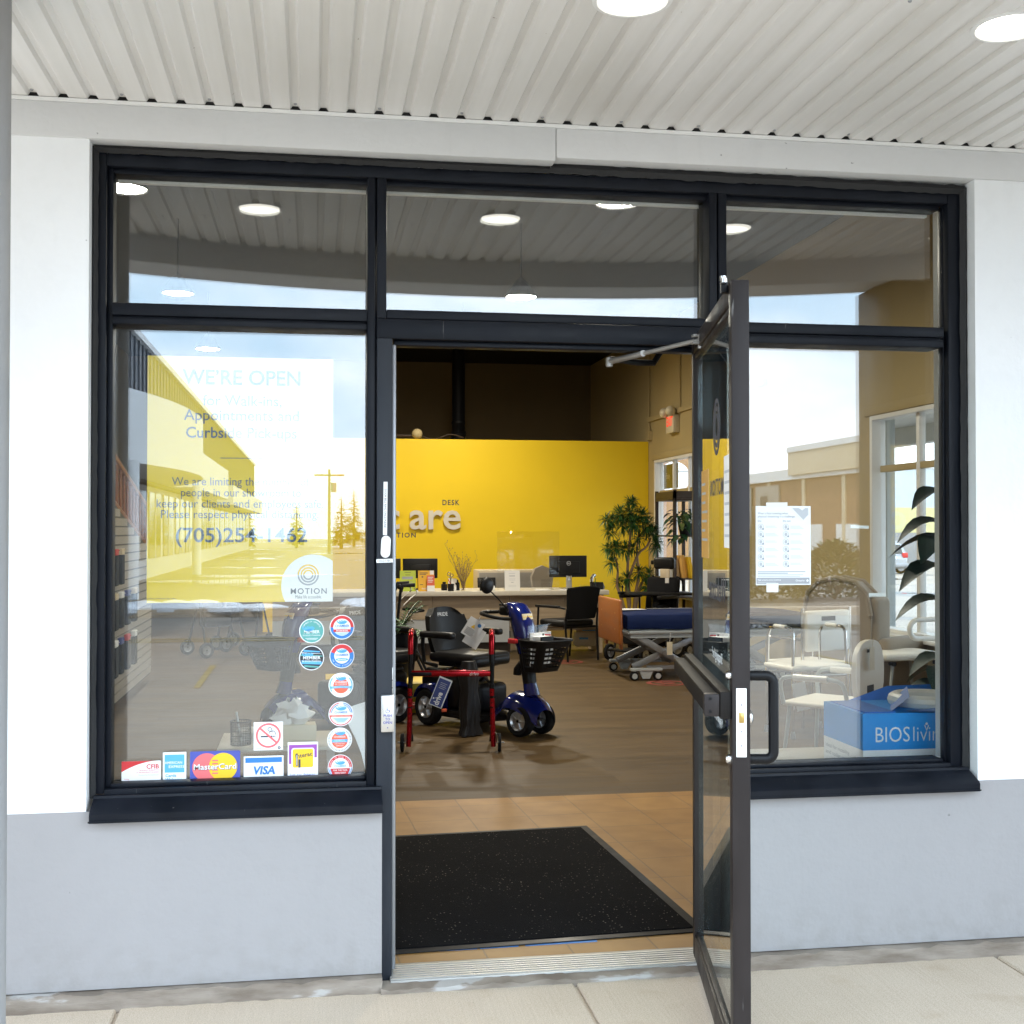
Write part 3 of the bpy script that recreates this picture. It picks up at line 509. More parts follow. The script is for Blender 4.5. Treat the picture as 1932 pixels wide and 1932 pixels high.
# ================================================================== POSTERS, STICKERS AND LABELS ON THE SHOPFRONT
# poster taped to the inside of the window
po = thing('window_poster', "large yellow poster reading WE'RE OPEN behind the glass of the window", 'poster', (-.543, .0895, 1.248))
PW, PH = .61, .822; kx, kz = PW / 350, PH / 464
def U(x): return (x - 277.5) * kx
def V(y): return (1136 - y) * kz
q = MB(); q.box(0, PW, 0, .0008, 0, PH); q.build('sheet', 'yellow_print', po)
q = MB(); c0 = (U(590), V(1106)); rr = 61 * kx; pts = []
for i in range(121):
    a = 2 * pi * i / 120; u, v = c0[0] + rr * cos(a), c0[1] + rr * sin(a); pts.append((min(u, PW), max(v, 0)))
q.p2(pts[:-1], 1, 0)
q.build('white_corner', 'white_card', po)
q = MB()
for t, x, y, cap, wd, bo in (("WE’RE OPEN", 455, 724, 29, 223, .016), ('for Walk-ins,', 455, 764, 21, 149, .004), ('Appointments and', 454.5, 792, 21, 217, .006), ('Curbside Pick-ups', 453.5, 825, 21, 209, .014),
    ('We are limiting the number of', 452, 915, 16, 259, .002), ('people in our showroom to', 453, 936, 16, 226, .002), ('keep our clients and employees safe.', 452, 957, 16, 314, .002), ('Please respect physical distancing.', 451.5, 977, 16, 297, .002),
    ('(705)254-1462', 454, 1022, 28, 248, .014)):
    q.t2(t, U(x), V(y), cap * kz / .727, 1, 0, bold=bo, width=wd * kx)
q.r2(U(413), U(493), V(864), V(862.6), 1, 0)
q.t2('MOTION', U(581.5), V(1121), 11 * kz / .727, 2, 0, bold=.012, width=69 * kx, sp=1.2); q.t2('Make life accessible.', U(581), V(1130), 7 * kz / .727, 2, 0, width=50 * kx)
q.t2('COVID-19 Window Sign Letter', U(305), V(1129), 3.6 * kz, 1, 0, width=55 * kx)
q.build('lettering', 'slate_ink', po)
q = MB()
for r0, r1 in ((17.5, 20.5), (12, 15), (7, 10)):
    q.g2(U(580.5), V(1085), r0 * kx, r1 * kx, 2, 0, 0, 180); q.g2(U(580.5), V(1085), r0 * kx, r1 * kx, 2, 1, 180, 360)
q.build('emblem', ['gold_print', 'mid_ink'], po)

GY = .0672
PAL = ['white_card', 'red_print', 'sky_print', 'blue_print', 'teal_print', 'orange_red', 'dark_print', 'coral_print']
WH, RE, SK, BL, TE, OR, DK, CO = range(8)
def sticker(x, z, label, r, draw):
    t = thing('round_sticker', label, 'sticker', (x, GY, z), 0, 'round membership stickers on the window')
    q = MB(); q.prism([(r * cos(2 * pi * i / 40), r * sin(2 * pi * i / 40)) for i in range(40)], 0, .0005, 0, Matrix(((1, 0, 0, 0), (0, 0, -1, .0005), (0, 1, 0, 0), (0, 0, 0, 1))))
    q.build('disc', 'white_card', t)
    q = MB(); draw(q, r); q.build('print', PAL, t)
def swirl(q, u, v, s, k, c=SK):
    for sc, dx, dy in ((1, 0, 0), (.72, .12 * s, .10 * s), (.45, .22 * s, .2 * s)):
        P = []; n = 16
        for i in range(n + 1): a = R(160 + 185 * i / n); P.append((u + dx + s * sc * cos(a), v + dy + s * .62 * sc * sin(a)))
        for i in range(n, -1, -1): a = R(160 + 185 * i / n); P.append((u + dx + s * sc * .92 * cos(a), v + dy + .14 * s * sc + s * .42 * sc * sin(a)))
        q.p2(P, k, c)
def band(q, v0, v1, hw, k, c, n=10):
    q.r2(-hw, hw, v0, v1, k, c)
def d1(q, r):
    q.c2(0, 0, r * .93, 2, TE); swirl(q, -.25 * r, .28 * r, .5 * r, 3); q.t2('MEMBER', 0, -.20 * r, .36 * r, 3, WH, bold=.01, width=1.25 * r); q.t2('IN GOOD STANDING', 0, -.42 * r, .17 * r, 3, WH, width=1.4 * r); q.arc2('CHAMBER OF COMMERCE', 0, 0, .70 * r, .16 * r, 90, 3, WH, step=7); q.r2(-.5 * r, .5 * r, -.62 * r, -.58 * r, 3, WH); q.r2(-.4 * r, .4 * r, -.72 * r, -.69 * r, 3, WH)
def d2(q, r):
    q.g2(0, 0, .70 * r, .93 * r, 2, RE, 0, 180); q.g2(0, 0, .70 * r, .93 * r, 2, BL, 180, 360); swirl(q, 0, .50 * r, .42 * r, 3); q.t2('CHAMBER', 0, .02 * r, .27 * r, 3, BL, bold=.014, width=1.15 * r); q.t2('OF COMMERCE', 0, -.12 * r, .12 * r, 3, SK, width=.9 * r)
    q.r2(-.68 * r, .68 * r, -.38 * r, -.17 * r, 3, RE); q.t2('MEMBER', 0, -.345 * r, .18 * r, 4, WH, bold=.014, width=.95 * r, sp=1.2)
    for i in range(3): q.r2(-(.5 - .1 * i) * r, (.5 - .1 * i) * r, -(.48 + .08 * i) * r, -(.45 + .08 * i) * r, 3, SK)
def d3(q, r):
    q.c2(0, 0, r * .93, 2, DK)
    for v0, v1, c_ in ((.52, .66, SK), (-.46, -.18, SK), (-.72, -.56, TE), (.18, .30, TE), (.40, .46, WH)):
        h = math.sqrt(max(.05, .86 - max(abs(v0), abs(v1)) ** 2)) * r; q.p2([(-h, v0 * r), (h, (v0 - .08) * r), (h, (v1 - .12) * r), (-h, v1 * r)], 3, c_)
    swirl(q, -.3 * r, .36 * r, .45 * r, 4); q.t2('MEMBER', 0, -.10 * r, .36 * r, 5, WH, bold=.02, width=1.4 * r); q.t2('IN GOOD STANDING', 0, -.32 * r, .2 * r, 5, WH, bold=.01, width=1.5 * r)
def d4(q, r):
    q.g2(0, 0, .62 * r, .94 * r, 2, RE, 20, 160); q.g2(0, 0, .62 * r, .94 * r, 2, BL, 160, 380); swirl(q, 0, .50 * r, .42 * r, 3); q.t2('CHAMBER', 0, .0, .26 * r, 3, BL, bold=.014, width=1.05 * r); q.c2(0, -.28 * r, .50 * r, 3, SK, rv=.12 * r); q.t2('MEMBER', 0, -.34 * r, .17 * r, 4, WH, bold=.016, width=.7 * r); q.arc2('IN GOOD STANDING', 0, 0, .84 * r, .16 * r, 270, 4, WH, inside=True, step=9)
def d5(q, r):
    q.c2(0, -.05 * r, .62 * r, 2, OR); swirl(q, .02 * r, .62 * r, .42 * r, 3); q.t2('CHAMBER', 0, .18 * r, .2 * r, 3, WH, bold=.012, width=1.0 * r); q.t2('OF COMMERCE', 0, .02 * r, .16 * r, 3, WH, width=1.0 * r); q.p2([(-.85 * r, -.10 * r), (0, -.04 * r), (.85 * r, -.10 * r), (.85 * r, -.28 * r), (0, -.22 * r), (-.85 * r, -.28 * r)], 4, SK); q.t2('MEMBER IN GOOD STANDING', 0, -.20 * r, .12 * r, 5, WH, width=1.45 * r); q.g2(0, 0, .84 * r, .92 * r, 3, SK, 140, 215); q.g2(0, 0, .84 * r, .92 * r, 3, SK, -35, 40)
def d6(q, r):
    q.g2(0, 0, .86 * r, .93 * r, 2, RE, 185, 355); q.g2(0, 0, .86 * r, .93 * r, 2, BL, 5, 80); q.g2(0, 0, .74 * r, .80 * r, 2, BL, 8, 75); q.g2(0, 0, .86 * r, .93 * r, 2, RE, 100, 175); q.g2(0, 0, .74 * r, .80 * r, 2, BL, 105, 172); swirl(q, .02 * r, .55 * r, .45 * r, 3); q.t2('CHAMBER', 0, .04 * r, .26 * r, 3, BL, bold=.014, width=1.05 * r); q.r2(-.84 * r, .84 * r, -.24 * r, -.08 * r, 3, OR); q.t2('MEMBER IN GOOD STANDING', 0, -.20 * r, .11 * r, 4, WH, width=1.5 * r)
    for i in range(4): q.r2(-(.6 - .1 * i) * r, (.6 - .1 * i) * r, -(.40 + .09 * i) * r, -(.35 + .09 * i) * r, 3, SK)
def d7(q, r):
    for i in range(44):
        if 50 < i * 360 / 44 < 130: continue
        a = 2 * pi * i / 44; q.tube([(r * .80 * cos(a), -.0008, r * .80 * sin(a)), (r * .93 * cos(a), -.0008, r * .93 * sin(a))], .0008, 4, DK)
    q.c2(0, -.02 * r, .66 * r, 2, OR); swirl(q, .06 * r, .62 * r, .42 * r, 3); q.t2('CHAMBER', 0, .18 * r, .2 * r, 3, WH, bold=.01, width=.95 * r); q.r2(-.62 * r, .62 * r, -.20 * r, .04 * r, 3, SK); q.t2('MEMBER IN', 0, -.06 * r, .12 * r, 4, WH, width=.8 * r); q.t2('GOOD STANDING', 0, -.18 * r, .11 * r, 4, WH, width=1.05 * r); q.t2('FOR THE YEAR', 0, -.36 * r, .13 * r, 3, WH, width=.8 * r); q.t2('2008/2009', 0, -.52 * r, .13 * r, 3, WH, width=.6 * r)
def d8(q, r):
    q.g2(0, 0, .72 * r, .94 * r, 2, RE, -2, 182); q.g2(0, 0, .90 * r, .95 * r, 2, BL, 185, 355); q.g2(0, 0, .78 * r, .84 * r, 2, SK, 195, 345); q.arc2('MEMBER IN GOOD STANDING', 0, 0, .77 * r, .15 * r, 90, 3, WH, step=8); swirl(q, 0, .42 * r, .40 * r, 3); q.t2('CHAMBER', 0, .0, .22 * r, 3, SK, bold=.012, width=.95 * r); q.p2([(-.80 * r, -.12 * r), (.80 * r, -.12 * r), (.62 * r, -.62 * r), (-.62 * r, -.62 * r)], 3, RE); q.t2('FOR THE YEAR', 0, -.32 * r, .17 * r, 4, WH, bold=.014, width=1.15 * r); q.t2('2006/2007', 0, -.54 * r, .19 * r, 4, WH, bold=.01, width=.9 * r)
for x, z, d_, l_ in ((-.003, 1.151, d1, 'round teal member sticker left of the red ringed ones'), (.098, 1.162, d2, 'topmost red and blue ringed chamber sticker with a red member band'), (-.003, 1.06, d3, 'round black and cyan member sticker below the teal one'), (.098, 1.065, d4, 'chamber sticker with thick red to blue ring, second in its column'),
    (.095, .967, d5, 'white round sticker with plain orange disc crossed by a blue ribbon'), (.095, .870, d6, 'white chamber sticker with blue arcs and an orange band'), (.091, .783, d7, 'white round sticker with radiating dashes around an orange disc'), (.093, .692, d8, 'lowest chamber sticker with red band reading 2006/2007')):
    sticker(x, z, l_, .0415, d_)

def card(name, label, x0, x1, z0, z1, base, draw, pal, cat='sticker', rr=0, y=GY, group=None):
    t = thing(name, label, cat, (x0, y, z0), 0, group); W, H = x1 - x0, z1 - z0; q = MB(); r_ = rr or .0005
    P = []
    for cx_, cy_, a0 in ((W - r_, H - r_, 0), (r_, H - r_, 90), (r_, r_, 180), (W - r_, r_, 270)): P += [(cx_ + r_ * cos(R(a0 + 15 * i)), cy_ + r_ * sin(R(a0 + 15 * i))) for i in range(7)]
    q.prism(P, 0, .0005, 0, Matrix(((1, 0, 0, 0), (0, 0, -1, .0005), (0, 1, 0, 0), (0, 0, 0, 1)))); q.build('card', base, t)
    q = MB(); draw(q, W, H); q.build('print', pal, t); return t
def dsm(q, W, H):
    q.g2(W / 2, H * .52, .36 * W, .43 * W, 2, 0); s = .045 * W
    c_, d_ = cos(R(-42)), sin(R(-42)); 
    q.p2([(W / 2 + a * c_ - b_ * d_, H * .52 + a * d_ + b_ * c_) for a, b_ in ((-.37 * W, -.034 * W), (.37 * W, -.034 * W), (.37 * W, .034 * W), (-.37 * W, .034 * W))], 4, 0)
    q.r2(.24 * W, .64 * W, .46 * H, .51 * H, 3, 1); q.r2(.66 * W, .69 * W, .46 * H, .51 * H, 3, 1); q.r2(.71 * W, .74 * W, .46 * H, .51 * H, 3, 1)
    q.g2(.55 * W, .74 * H, .055 * W, .075 * W, 3, 1, -30, 300); q.g2(.64 * W, .58 * H, .09 * W, .11 * W, 3, 1, -20, 130); q.g2(.60 * W, .60 * H, .055 * W, .07 * W, 3, 1, 20, 190); q.r2(.08 * W, .26 * W, .06 * H, .075 * H, 2, 2); q.g2(.87 * W, .08 * H, .02 * W, .05 * W, 2, 1)
card('no_smoking_sign', 'square no smoking sign above the row of card stickers', -.193, -.097, .755, .849, 'white_card', dsm, ['coral_print', 'ink', 'mid_ink'], 'sign')
def dcf(q, W, H):
    P = [(0, H), (0, .55 * H)] + [(W * .92 * t, H * (.55 + .45 * (1 - (1 - t) ** 1.9))) for t in [i / 14 for i in range(1, 15)]] + [(W * .92, H)]; q.p2(P[::-1], 2, 0)
    q.t2('CFIB', .79 * W, .67 * H, .26 * H, 3, 0, bold=.02, width=.32 * W); q.t2('CANADIAN FEDERATION', .69 * W, .58 * H, .07 * H, 3, 0, width=.52 * W); q.t2('OF INDEPENDENT BUSINESS', .66 * W, .49 * H, .07 * H, 3, 0, width=.58 * W); q.t2('Powered by Entrepreneurs', .69 * W, .38 * H, .065 * H, 3, 1, width=.5 * W); q.t2('Voting', .13 * W, .22 * H, .08 * H, 3, 0); q.t2('member', .16 * W, .11 * H, .08 * H, 3, 0); q.t2('www.cfib.ca', .74 * W, .10 * H, .10 * H, 3, 0, width=.38 * W)
card('membership_card', 'white business membership card sticker with a red swoosh, first in the bottom row', -.617, -.492, .654, .735 - .004, 'white_card', dcf, ['red_print', 'mid_ink'], 'sticker', .003)
def dam(q, W, H):
    q.r2(.08 * W, .92 * W, .34 * H, .92 * H, 2, 0); q.t2('AMERICAN', .46 * W, .62 * H, .12 * H, 3, 1, bold=.012, width=.74 * W); q.t2('EXPRESS', .58 * W, .49 * H, .12 * H, 3, 1, bold=.012, width=.66 * W); q.t2('Cards', .34 * W, .20 * H, .13 * H, 2, 0, bold=.025, width=.46 * W); q.t2('Welcome', .47 * W, .07 * H, .13 * H, 2, 0, bold=.025, width=.72 * W)
card('payment_sticker', 'narrow blue square credit card sticker saying Cards Welcome', -.486, -.411, .656, .757, 'white_card', dam, ['sky_print', 'white_card'], 'sticker', 0, GY, 'payment card stickers along the bottom of the window')
def dmc(q, W, H):
    for cx_, c_ in ((.33, 0), (.66, 1)): q.c2(cx_ * W, .5 * H, .285 * W, 2 + c_, c_)
    for i in range(5): v = (.28 + .10 * i) * H; q.r2(.44 * W, .56 * W, v, v + .045 * H, 4, 0)
    q.t2('MasterCard', .505 * W, .42 * H, .25 * H, 5, 3, bold=.03, width=.86 * W); q.t2('MasterCard', .50 * W, .43 * H, .25 * H, 6, 2, bold=.012, width=.85 * W)
card('payment_sticker', 'largest card sticker, navy with overlapping red and amber discs', -.399, -.237, .652, .757, 'royal_print', dmc, ['coral_print', 'gold_print', 'white_card', 'ink'], 'sticker', .004, GY, 'payment card stickers along the bottom of the window')
def dvi(q, W, H):
    q.r2(.04 * W, .96 * W, .74 * H, .94 * H, 2, 0); q.r2(.04 * W, .96 * W, .04 * H, .08 * H, 2, 0); q.t2('VISA', .5 * W, .28 * H, .44 * H, 3, 0, bold=.035, width=.58 * W, shear=.18)
card('payment_sticker', 'white card sticker with a blue bar above slanted blue capitals', -.225, -.095, .653, .736, 'white_card', dvi, ['blue_print'], 'sticker', 0, GY, 'payment card stickers along the bottom of the window')
def din(q, W, H):
    q.r2(.04 * W, .96 * W, .72 * H, .93 * H, 2, 0); q.r2(.04 * W, .13 * W, .42 * H, .73 * H, 2, 0); q.r2(.87 * W, .96 * W, .58 * H, .73 * H, 2, 0)
    def rq(a, b_, c_, d_, k, m_, r_=.06):
        P = []
        for cx_, cy_, a0 in ((b_ - r_, d_ - r_, 0), (a + r_, d_ - r_, 90), (a + r_, c_ + r_, 180), (b_ - r_, c_ + r_, 270)): P += [((cx_ + r_ * cos(R(a0 + 22.5 * i))) * W, (cy_ * H + r_ * W * sin(R(a0 + 22.5 * i)))) for i in range(5)]
        q.p2(P, k, m_)
    rq(.12, .88, .28, .86, 3, 4, .08); rq(.16, .84, .31, .83, 4, 1); q.t2('Interac', .54 * W, .60 * H, .16 * H, 5, 2, bold=.016, width=.56 * W, rot=9)
    q.r2(.27 * W, .33 * W, .36 * H, .70 * H, 5, 2); q.r2(.35 * W, .42 * W, .32 * H, .54 * H, 5, 2); q.r2(.29 * W, .31 * W, .38 * H, .66 * H, 6, 4); q.t2('Just say', .26 * W, .09 * H, .115 * H, 3, 3, width=.40 * W); q.t2('Interac', .71 * W, .09 * H, .115 * H, 3, 3, width=.38 * W, shear=.2)
card('payment_sticker', 'tall white card sticker with yellow square under a purple bar', -.081, .019, .654, .779, 'white_card', din, ['purple_print', 'gold_print', 'ink', 'royal_print', 'white_card'], 'sticker', 0, GY, 'payment card stickers along the bottom of the window')

# on the left door jamb
JY = -.0115
pl = thing('push_plate', 'stainless push to open plate with wheelchair symbol beside the doorway', 'push button', (.2235, JY, .822))
q = MB(); q.box(0, .044, -.032, 0, 0, .121, 0, .003); q.build('housing', 'steel', pl)
q = MB(); q.T = Matrix.Translation((.022, -.0322, 0))
for i, t in enumerate(('PUSH', 'TO', 'OPEN')): q.t2(t, 0, .051 - .0115 * i, .0115, 1, 0, bold=.02)
q.g2(.0, .070, .0055, .0068, 1, 0, 150, 390); q.p2([(-.003, .085), (-.001, .085), (-.0005, .074), (.006, .074), (.0085, .067), (.0065, .0665), (.005, .0720), (-.003, .0720)], 1, 0); q.c2(-.0022, .0875, .0019, 1, 0)
for zz in (.015, .107): q.c2(0, zz, .002, 1, 0, 12)
q.build('lettering', 'royal_print', pl)
dbell = thing('door_bell', 'white rounded wireless door bell button stuck to the dark jamb', 'door bell', (.2395, JY, 1.4345))
q = MB(); q.prism([(.0155 * cos(R(a)), .021 + .0155 * sin(R(a))) for a in range(0, 181, 12)] + [(.0155 * cos(R(a)), -.021 + .0155 * sin(R(a))) for a in range(180, 361, 12)], 0, .014, 0, Matrix.Rotation(R(3), 4, 'Y') @ Matrix(((1, 0, 0, 0), (0, 0, -1, 0), (0, 1, 0, 0), (0, 0, 0, 1)))); q.build('case', 'white_plastic', dbell)
q = MB(); q.lathe([(.0098, 0), (.0098, .0006)], 24, 1, Matrix.Translation((0, -.0142, 0)) @ Matrix.Rotation(pi / 2, 4, 'X')); q.lathe([(.0088, 0), (.0088, .0012), (.004, .0018)], 24, 0, Matrix.Translation((0, -.0142, 0)) @ Matrix.Rotation(pi / 2, 4, 'X')); q.build('button', ['white_plastic', 'pale_ink'], dbell)
def tape_label(label, x, z, w_, h_, txt, rot, tilt):
    t = thing('label_strip', label, 'label', (x, JY, z)); t.rotation_euler = (0, R(tilt), 0)
    q = MB(); q.box(-w_ / 2, w_ / 2, -.0005, 0, -h_ / 2, h_ / 2); q.build('strip', 'white_card', t)
    q = MB(); L = max(w_, h_); dy = .0035
    q.t2(txt, -dy if rot else 0, 0 if rot else -dy, .0105, 2, 0, width=L * .72, rot=rot); q.build('lettering', 'ink', t)
tape_label('long upright white label reading door bell ring once please', .2385, 1.562, .0135, .178, 'DOOR BELL RING ONCE PLEASE', -90, 0.6)
tape_label('short white label reading hold 5 sec below the door bell', .2365, 1.3875, .055, .0125, 'HOLD 5 SEC', 0, -1.5)
q = MB(); q.box(.2625, .2655, .0, .014, .945, 1.03, 0, .001); solo(q, 'strike_plate', 'steel', 'slim bright strike plate set in the edge of the dark jamb', 'strike plate')

# public notice in the right window, tape and marks
def don(q, W, H):
    q.t2('Wear a face covering when', .035 * W, .895 * H, .040 * H, 2, 1, align='LEFT', width=.55 * W); q.t2('physical distancing is a challenge.', .035 * W, .855 * H, .040 * H, 2, 1, align='LEFT', width=.68 * W)
    q.p2([(.66 * W, .975 * H), (.78 * W, .975 * H), (.845 * W, .945 * H), (.90 * W, .975 * H), (.955 * W, .975 * H), (.955 * W, .89 * H), (.865 * W, .825 * H)], 2, 2)
    q.t2('Do:', .035 * W, .80 * H, .034 * H, 2, 1, align='LEFT', bold=.012); q.t2('Do not:', .49 * W, .80 * H, .034 * H, 2, 1, align='LEFT', bold=.012)
    for c_ in (0, 1):
        for i in range(6):
            u, v = (.09 + .455 * c_) * W, (.735 - .094 * i) * H; q.g2(u, v, .046 * W, .054 * W, 2, 2, 0, 360, 24); q.c2(u, v, .026 * W, 2, 3 if (i + c_) % 2 else 2, 14, rv=.032 * W)
            q.c2(u + .04 * W, v - .035 * W, .016 * W, 3, 1, 12)
            for j in range(2 + (i + c_) % 2): q.r2((.175 + .455 * c_) * W, (.35 + .455 * c_ + .03 * ((i * 3 + j) % 3)) * W, v + (.008 - .014 * j) * H, v + (.012 - .014 * j) * H, 2, 3)
    for j, (a, m_) in enumerate(((.90, 1), (.58, 1), (.86, 3), (.80, 3))): q.r2(.035 * W, a * W, (.165 - .02 * j) * H, (.173 - .02 * j) * H, 2, m_)
    q.r2(.012 * W, .975 * W, .015 * H, .092 * H, 2, 4); q.t2('Visit ontario.ca/coronavirus', .03 * W, .058 * H, .026 * H, 3, 0, align='LEFT', bold=.01, width=.42 * W); q.r2(.03 * W, .36 * W, .035 * H, .040 * H, 3, 3); q.t2('Ontario', .80 * W, .045 * H, .034 * H, 3, 0, bold=.008, width=.16 * W); q.c2(.935 * W, .055 * H, .02 * W, 3, 0, 12)
card('window_notice', 'white face covering notice with two columns of icons in the window', 1.561, 1.768, 1.293, 1.576, 'white_card', don, ['white_card', 'mid_ink', 'pale_ink', 'pale_ink', 'grey_metal'], 'notice', 0, .0672)  # pale inks paint in the light that washes out the text
for x0, x1, z0, z1, tl, lb in ((1.60, 1.68, 1.572, 1.588, -1, 'strip of clear tape holding the top of the window notice'), (1.60, 1.645, 1.268, 1.300, 0, 'strip of pale tape holding the bottom of the window notice'), (1.93, 2.0, 1.497, 1.508, 2, 'short piece of tape left on the window high up'), (2.0, 2.065, 1.247, 1.260, -1, 'torn piece of tape on the window above the shower chairs')):
    q = MB(); q.box(0, x1 - x0, 0, .0004, 0, z1 - z0); solo(q, 'tape_strip', 'paper', lb, 'tape', (x0, (.0886 if z0 > 1.49 or z0 < 1.26 else .0660) if x0 > 1.9 else .0660, z0), rot=(0, R(tl), 0))

# ================================================================== SHOP INTERIOR
# lettering on the yellow wall
wl = thing('wall_lettering', 'raised pale letters and small dark words on the yellow wall', 'lettering', (0, 14.2, 0))
q = MB(); zs = .318 / .545
for tx, xr in (('are', 2.195), ('c', 1.285)):
    vs_, fs_ = text_data(tx, 1, 'RIGHT', .014); lay = [(xr + p[0] * zs * 1.03, p[1] * zs + 1.51) for p in vs_]; nv = len(lay)
    ed = {(f[i], f[(i + 1) % len(f)]) for f in fs_ for i in range(len(f))}
    q.add([(u, -.045, v) for u, v in lay] + [(u, -.02, v) for u, v in lay], fs_ + [tuple(i + nv for i in f)[::-1] for f in fs_] + [(b_, a_, a_ + nv, b_ + nv) for (a_, b_) in ed if (b_, a_) not in ed], 0)
    q.build('raised_letters', 'counter_top', wl); q = MB()
q = MB(); q.t2('DESK', 2.165, 1.865, .11, 3, 0, align='RIGHT', bold=.02, width=.255, sp=1.25); q.build('small_word', 'ink', wl); q = MB(); q.t2('MOTION', 1.52, 1.38, .10, 3, 0, align='RIGHT', bold=.02, sp=1.3); q.build('small_word', 'ink', wl)

# reception desk
dk = thing('reception_desk', 'long reception desk with pale top, wood front and steel kick panel', 'desk', (1.5, 10.4, 0))
q = MB(); q.box(-.50, 3.52, 10.30, 11.15, .712, .765, 0, .004); q.build('counter_top', 'counter_top', dk, True)
q = MB(); 
for a, c in ((-.46, .55), (.555, 1.40), (1.405, 2.325), (2.33, 3.0), (3.005, 3.48)): q.box(a, c, 10.42, 10.46, .43 if c < 2.4 else .33, .711)
q.box(2.33, 3.48, 10.46, 10.50, .28, .33); q.box(3.44, 3.48, 10.47, 11.1, .0, .711)
q.build('front_panel', 'wood_desk', dk, True)
q = MB(); 
for a, c in ((-.46, .55), (.555, 1.40), (1.405, 2.325)): q.box(a, c, 10.43, 10.47, .15, .428)
q.build('kick_panel', 'steel_panel', dk, True)
q = MB(); q.box(-.44, 2.31, 10.50, 11.05, .0, .15); q.box(2.31, 2.35, 10.50, 11.05, 0, .711); q.box(-.44, 2.31, 10.60, 11.05, .15, .711); q.build('carcass', 'dark_wood', dk, True)

def monitor(x0, x1, z0, z1, y, label, rz=0, logo=False):
    w_ = x1 - x0; t = thing('computer_monitor', label, 'monitor', ((x0 + x1) / 2, y, .766), rz, 'monitors on the reception desk')
    q = MB(); q.box(-w_ / 2, w_ / 2, -.02, .018, z0 - .766, z1 - .766, 0, .008); q.box(-w_ * .3, w_ * .3, -.035, -.0195, z0 - .766 + .05, z1 - .766 - .07, 0, .01); q.build('screen', 'black_plastic', t)
    q = MB(); q.box(-.035, .035, -.055, -.036, .01, z0 - .766 + .02, 0, .004); q.box(-.10, .10, -.13, .06, 0, .012, 0, .004); q.build('stand', 'steel' if logo else 'black_metal', t)
    if logo:
        q = MB(); q.T = Matrix.Translation((0, -.0352, z1 - .766 - .095)); q.g2(0, 0, .022, .0265, 1, 0); q.t2('DELL', 0, -.006, .018, 1, 0, bold=.03, width=.034); q.build('badge', 'pale_ink', t)
monitor(1.085, 1.509, .90, 1.142, 10.9, 'black monitor seen from behind at the left end of the desk'); monitor(.63, 1.06, .90, 1.142, 10.92, 'black monitor mostly hidden by the door jamb')
monitor(2.89, 3.37, .905, 1.173, 10.85, 'black monitor with a round silver badge on its back', R(4), True)
def flyer(x0, x1, z1, y, mt, ik, label, lines, head=None, tilt=-8):
    t = thing('paper_flyer', label, 'flyer', (x0, y, .766)); t.rotation_euler = (R(tilt), 0, 0); W, H = x1 - x0, z1 - .766
    q = MB(); q.box(0, W, 0, .002, 0, H); q.box(0, W, .002, .05, 0, .003); q.build('sheet', mt, t); q = MB()
    for (a, c, v0, v1, m_) in lines: q.r2(a * W, c * W, v0 * H, v1 * H, 1, m_)
    if head: q.t2(head[0], W / 2, head[1] * H, head[2] * H, 2, head[3], width=head[4] * W)
    q.build('print', ik, t)
flyer(1.017, 1.205, 1.012, 10.42, 'lime_print', ['ink', 'grey_metal'], 'lime green notice standing at the left of the desk', [(.15, .82, .58, .71, 1)] + [(.3, .7, .9, .92, 0), (.35, .65, .78, .80, 0)] + [(.15, .8, .45 - .05 * i, .465 - .05 * i, 1) for i in range(6)])
flyer(1.234, 1.424, 1.011, 10.43, 'amber_print', ['ink', 'white_card'], 'amber yellow brochure standing beside the lime notice', [(.1, .6, .86, .90, 0), (.1, .5, .79, .82, 0), (.22, .32, .66, .72, 0), (.74, .98, .80, 1.0, 1), (.1, .3, .3, .33, 0)], ('motion', .08, .16, 1, .55))
flyer(1.335, 1.424, .955, 10.38, 'orange_red', ['white_card'], 'small red and white leaflet in front of the amber brochure', [(.0, 1, 0, .36, 0)] + [(.12, .8 - .1 * (i % 2), .86 - .1 * i, .90 - .1 * i, 0) for i in range(4)])
flyer(2.267, 2.452, 1.008, 10.40, 'paper', ['pale_ink', 'mid_ink'], 'white printed sheet standing in front of the beige credenza', [(.28, .7, .84, .86, 0), (.3, .68, .71, .74, 1)] + [(.3, .7, .6 - .05 * i, .61 - .05 * i, 0) for i in range(3)] + [(.42, .58, .40, .42, 1)] + [(.25, .75, .26 - .04 * i, .27 - .04 * i, 0) for i in range(3)])
# small things along the counter
def cup(name, label, x, y, h, r, mt, stuff, z=.766):
    t = thing(name, label, 'pen cup', (x, y, z)); q = MB(); q.lathe([(r * .92, 0), (r, h), (r * .93, h), (r * .86, .006)], 20); q.build('holder', mt, t)
    for nm, mts, fn in stuff: q = MB(); fn(q); q.build(nm, mts, t)
def sciss(q):
    q.tube(arcpts((-.02, 0, .20), .02, 0, 360, 16), .005, 6, 0); q.tube(arcpts((.012, .01, .185), .018, 0, 360, 16), .005, 6, 0); q.tube([(-.012, 0, .18), (.005, 0, .05)], .006, 6); q.tube([(.006, .01, .168), (-.004, 0, .05)], .006, 6)
cup('pen_cup', 'dark pen cup holding silver scissors and a red pen', 1.62, 10.42, .085, .04, 'black_plastic', [('scissors', 'chrome', sciss), ('pen', 'orange_red', lambda q: q.tube([(.02, -.01, .03), (-.03, .01, .14)], .006, 6))])
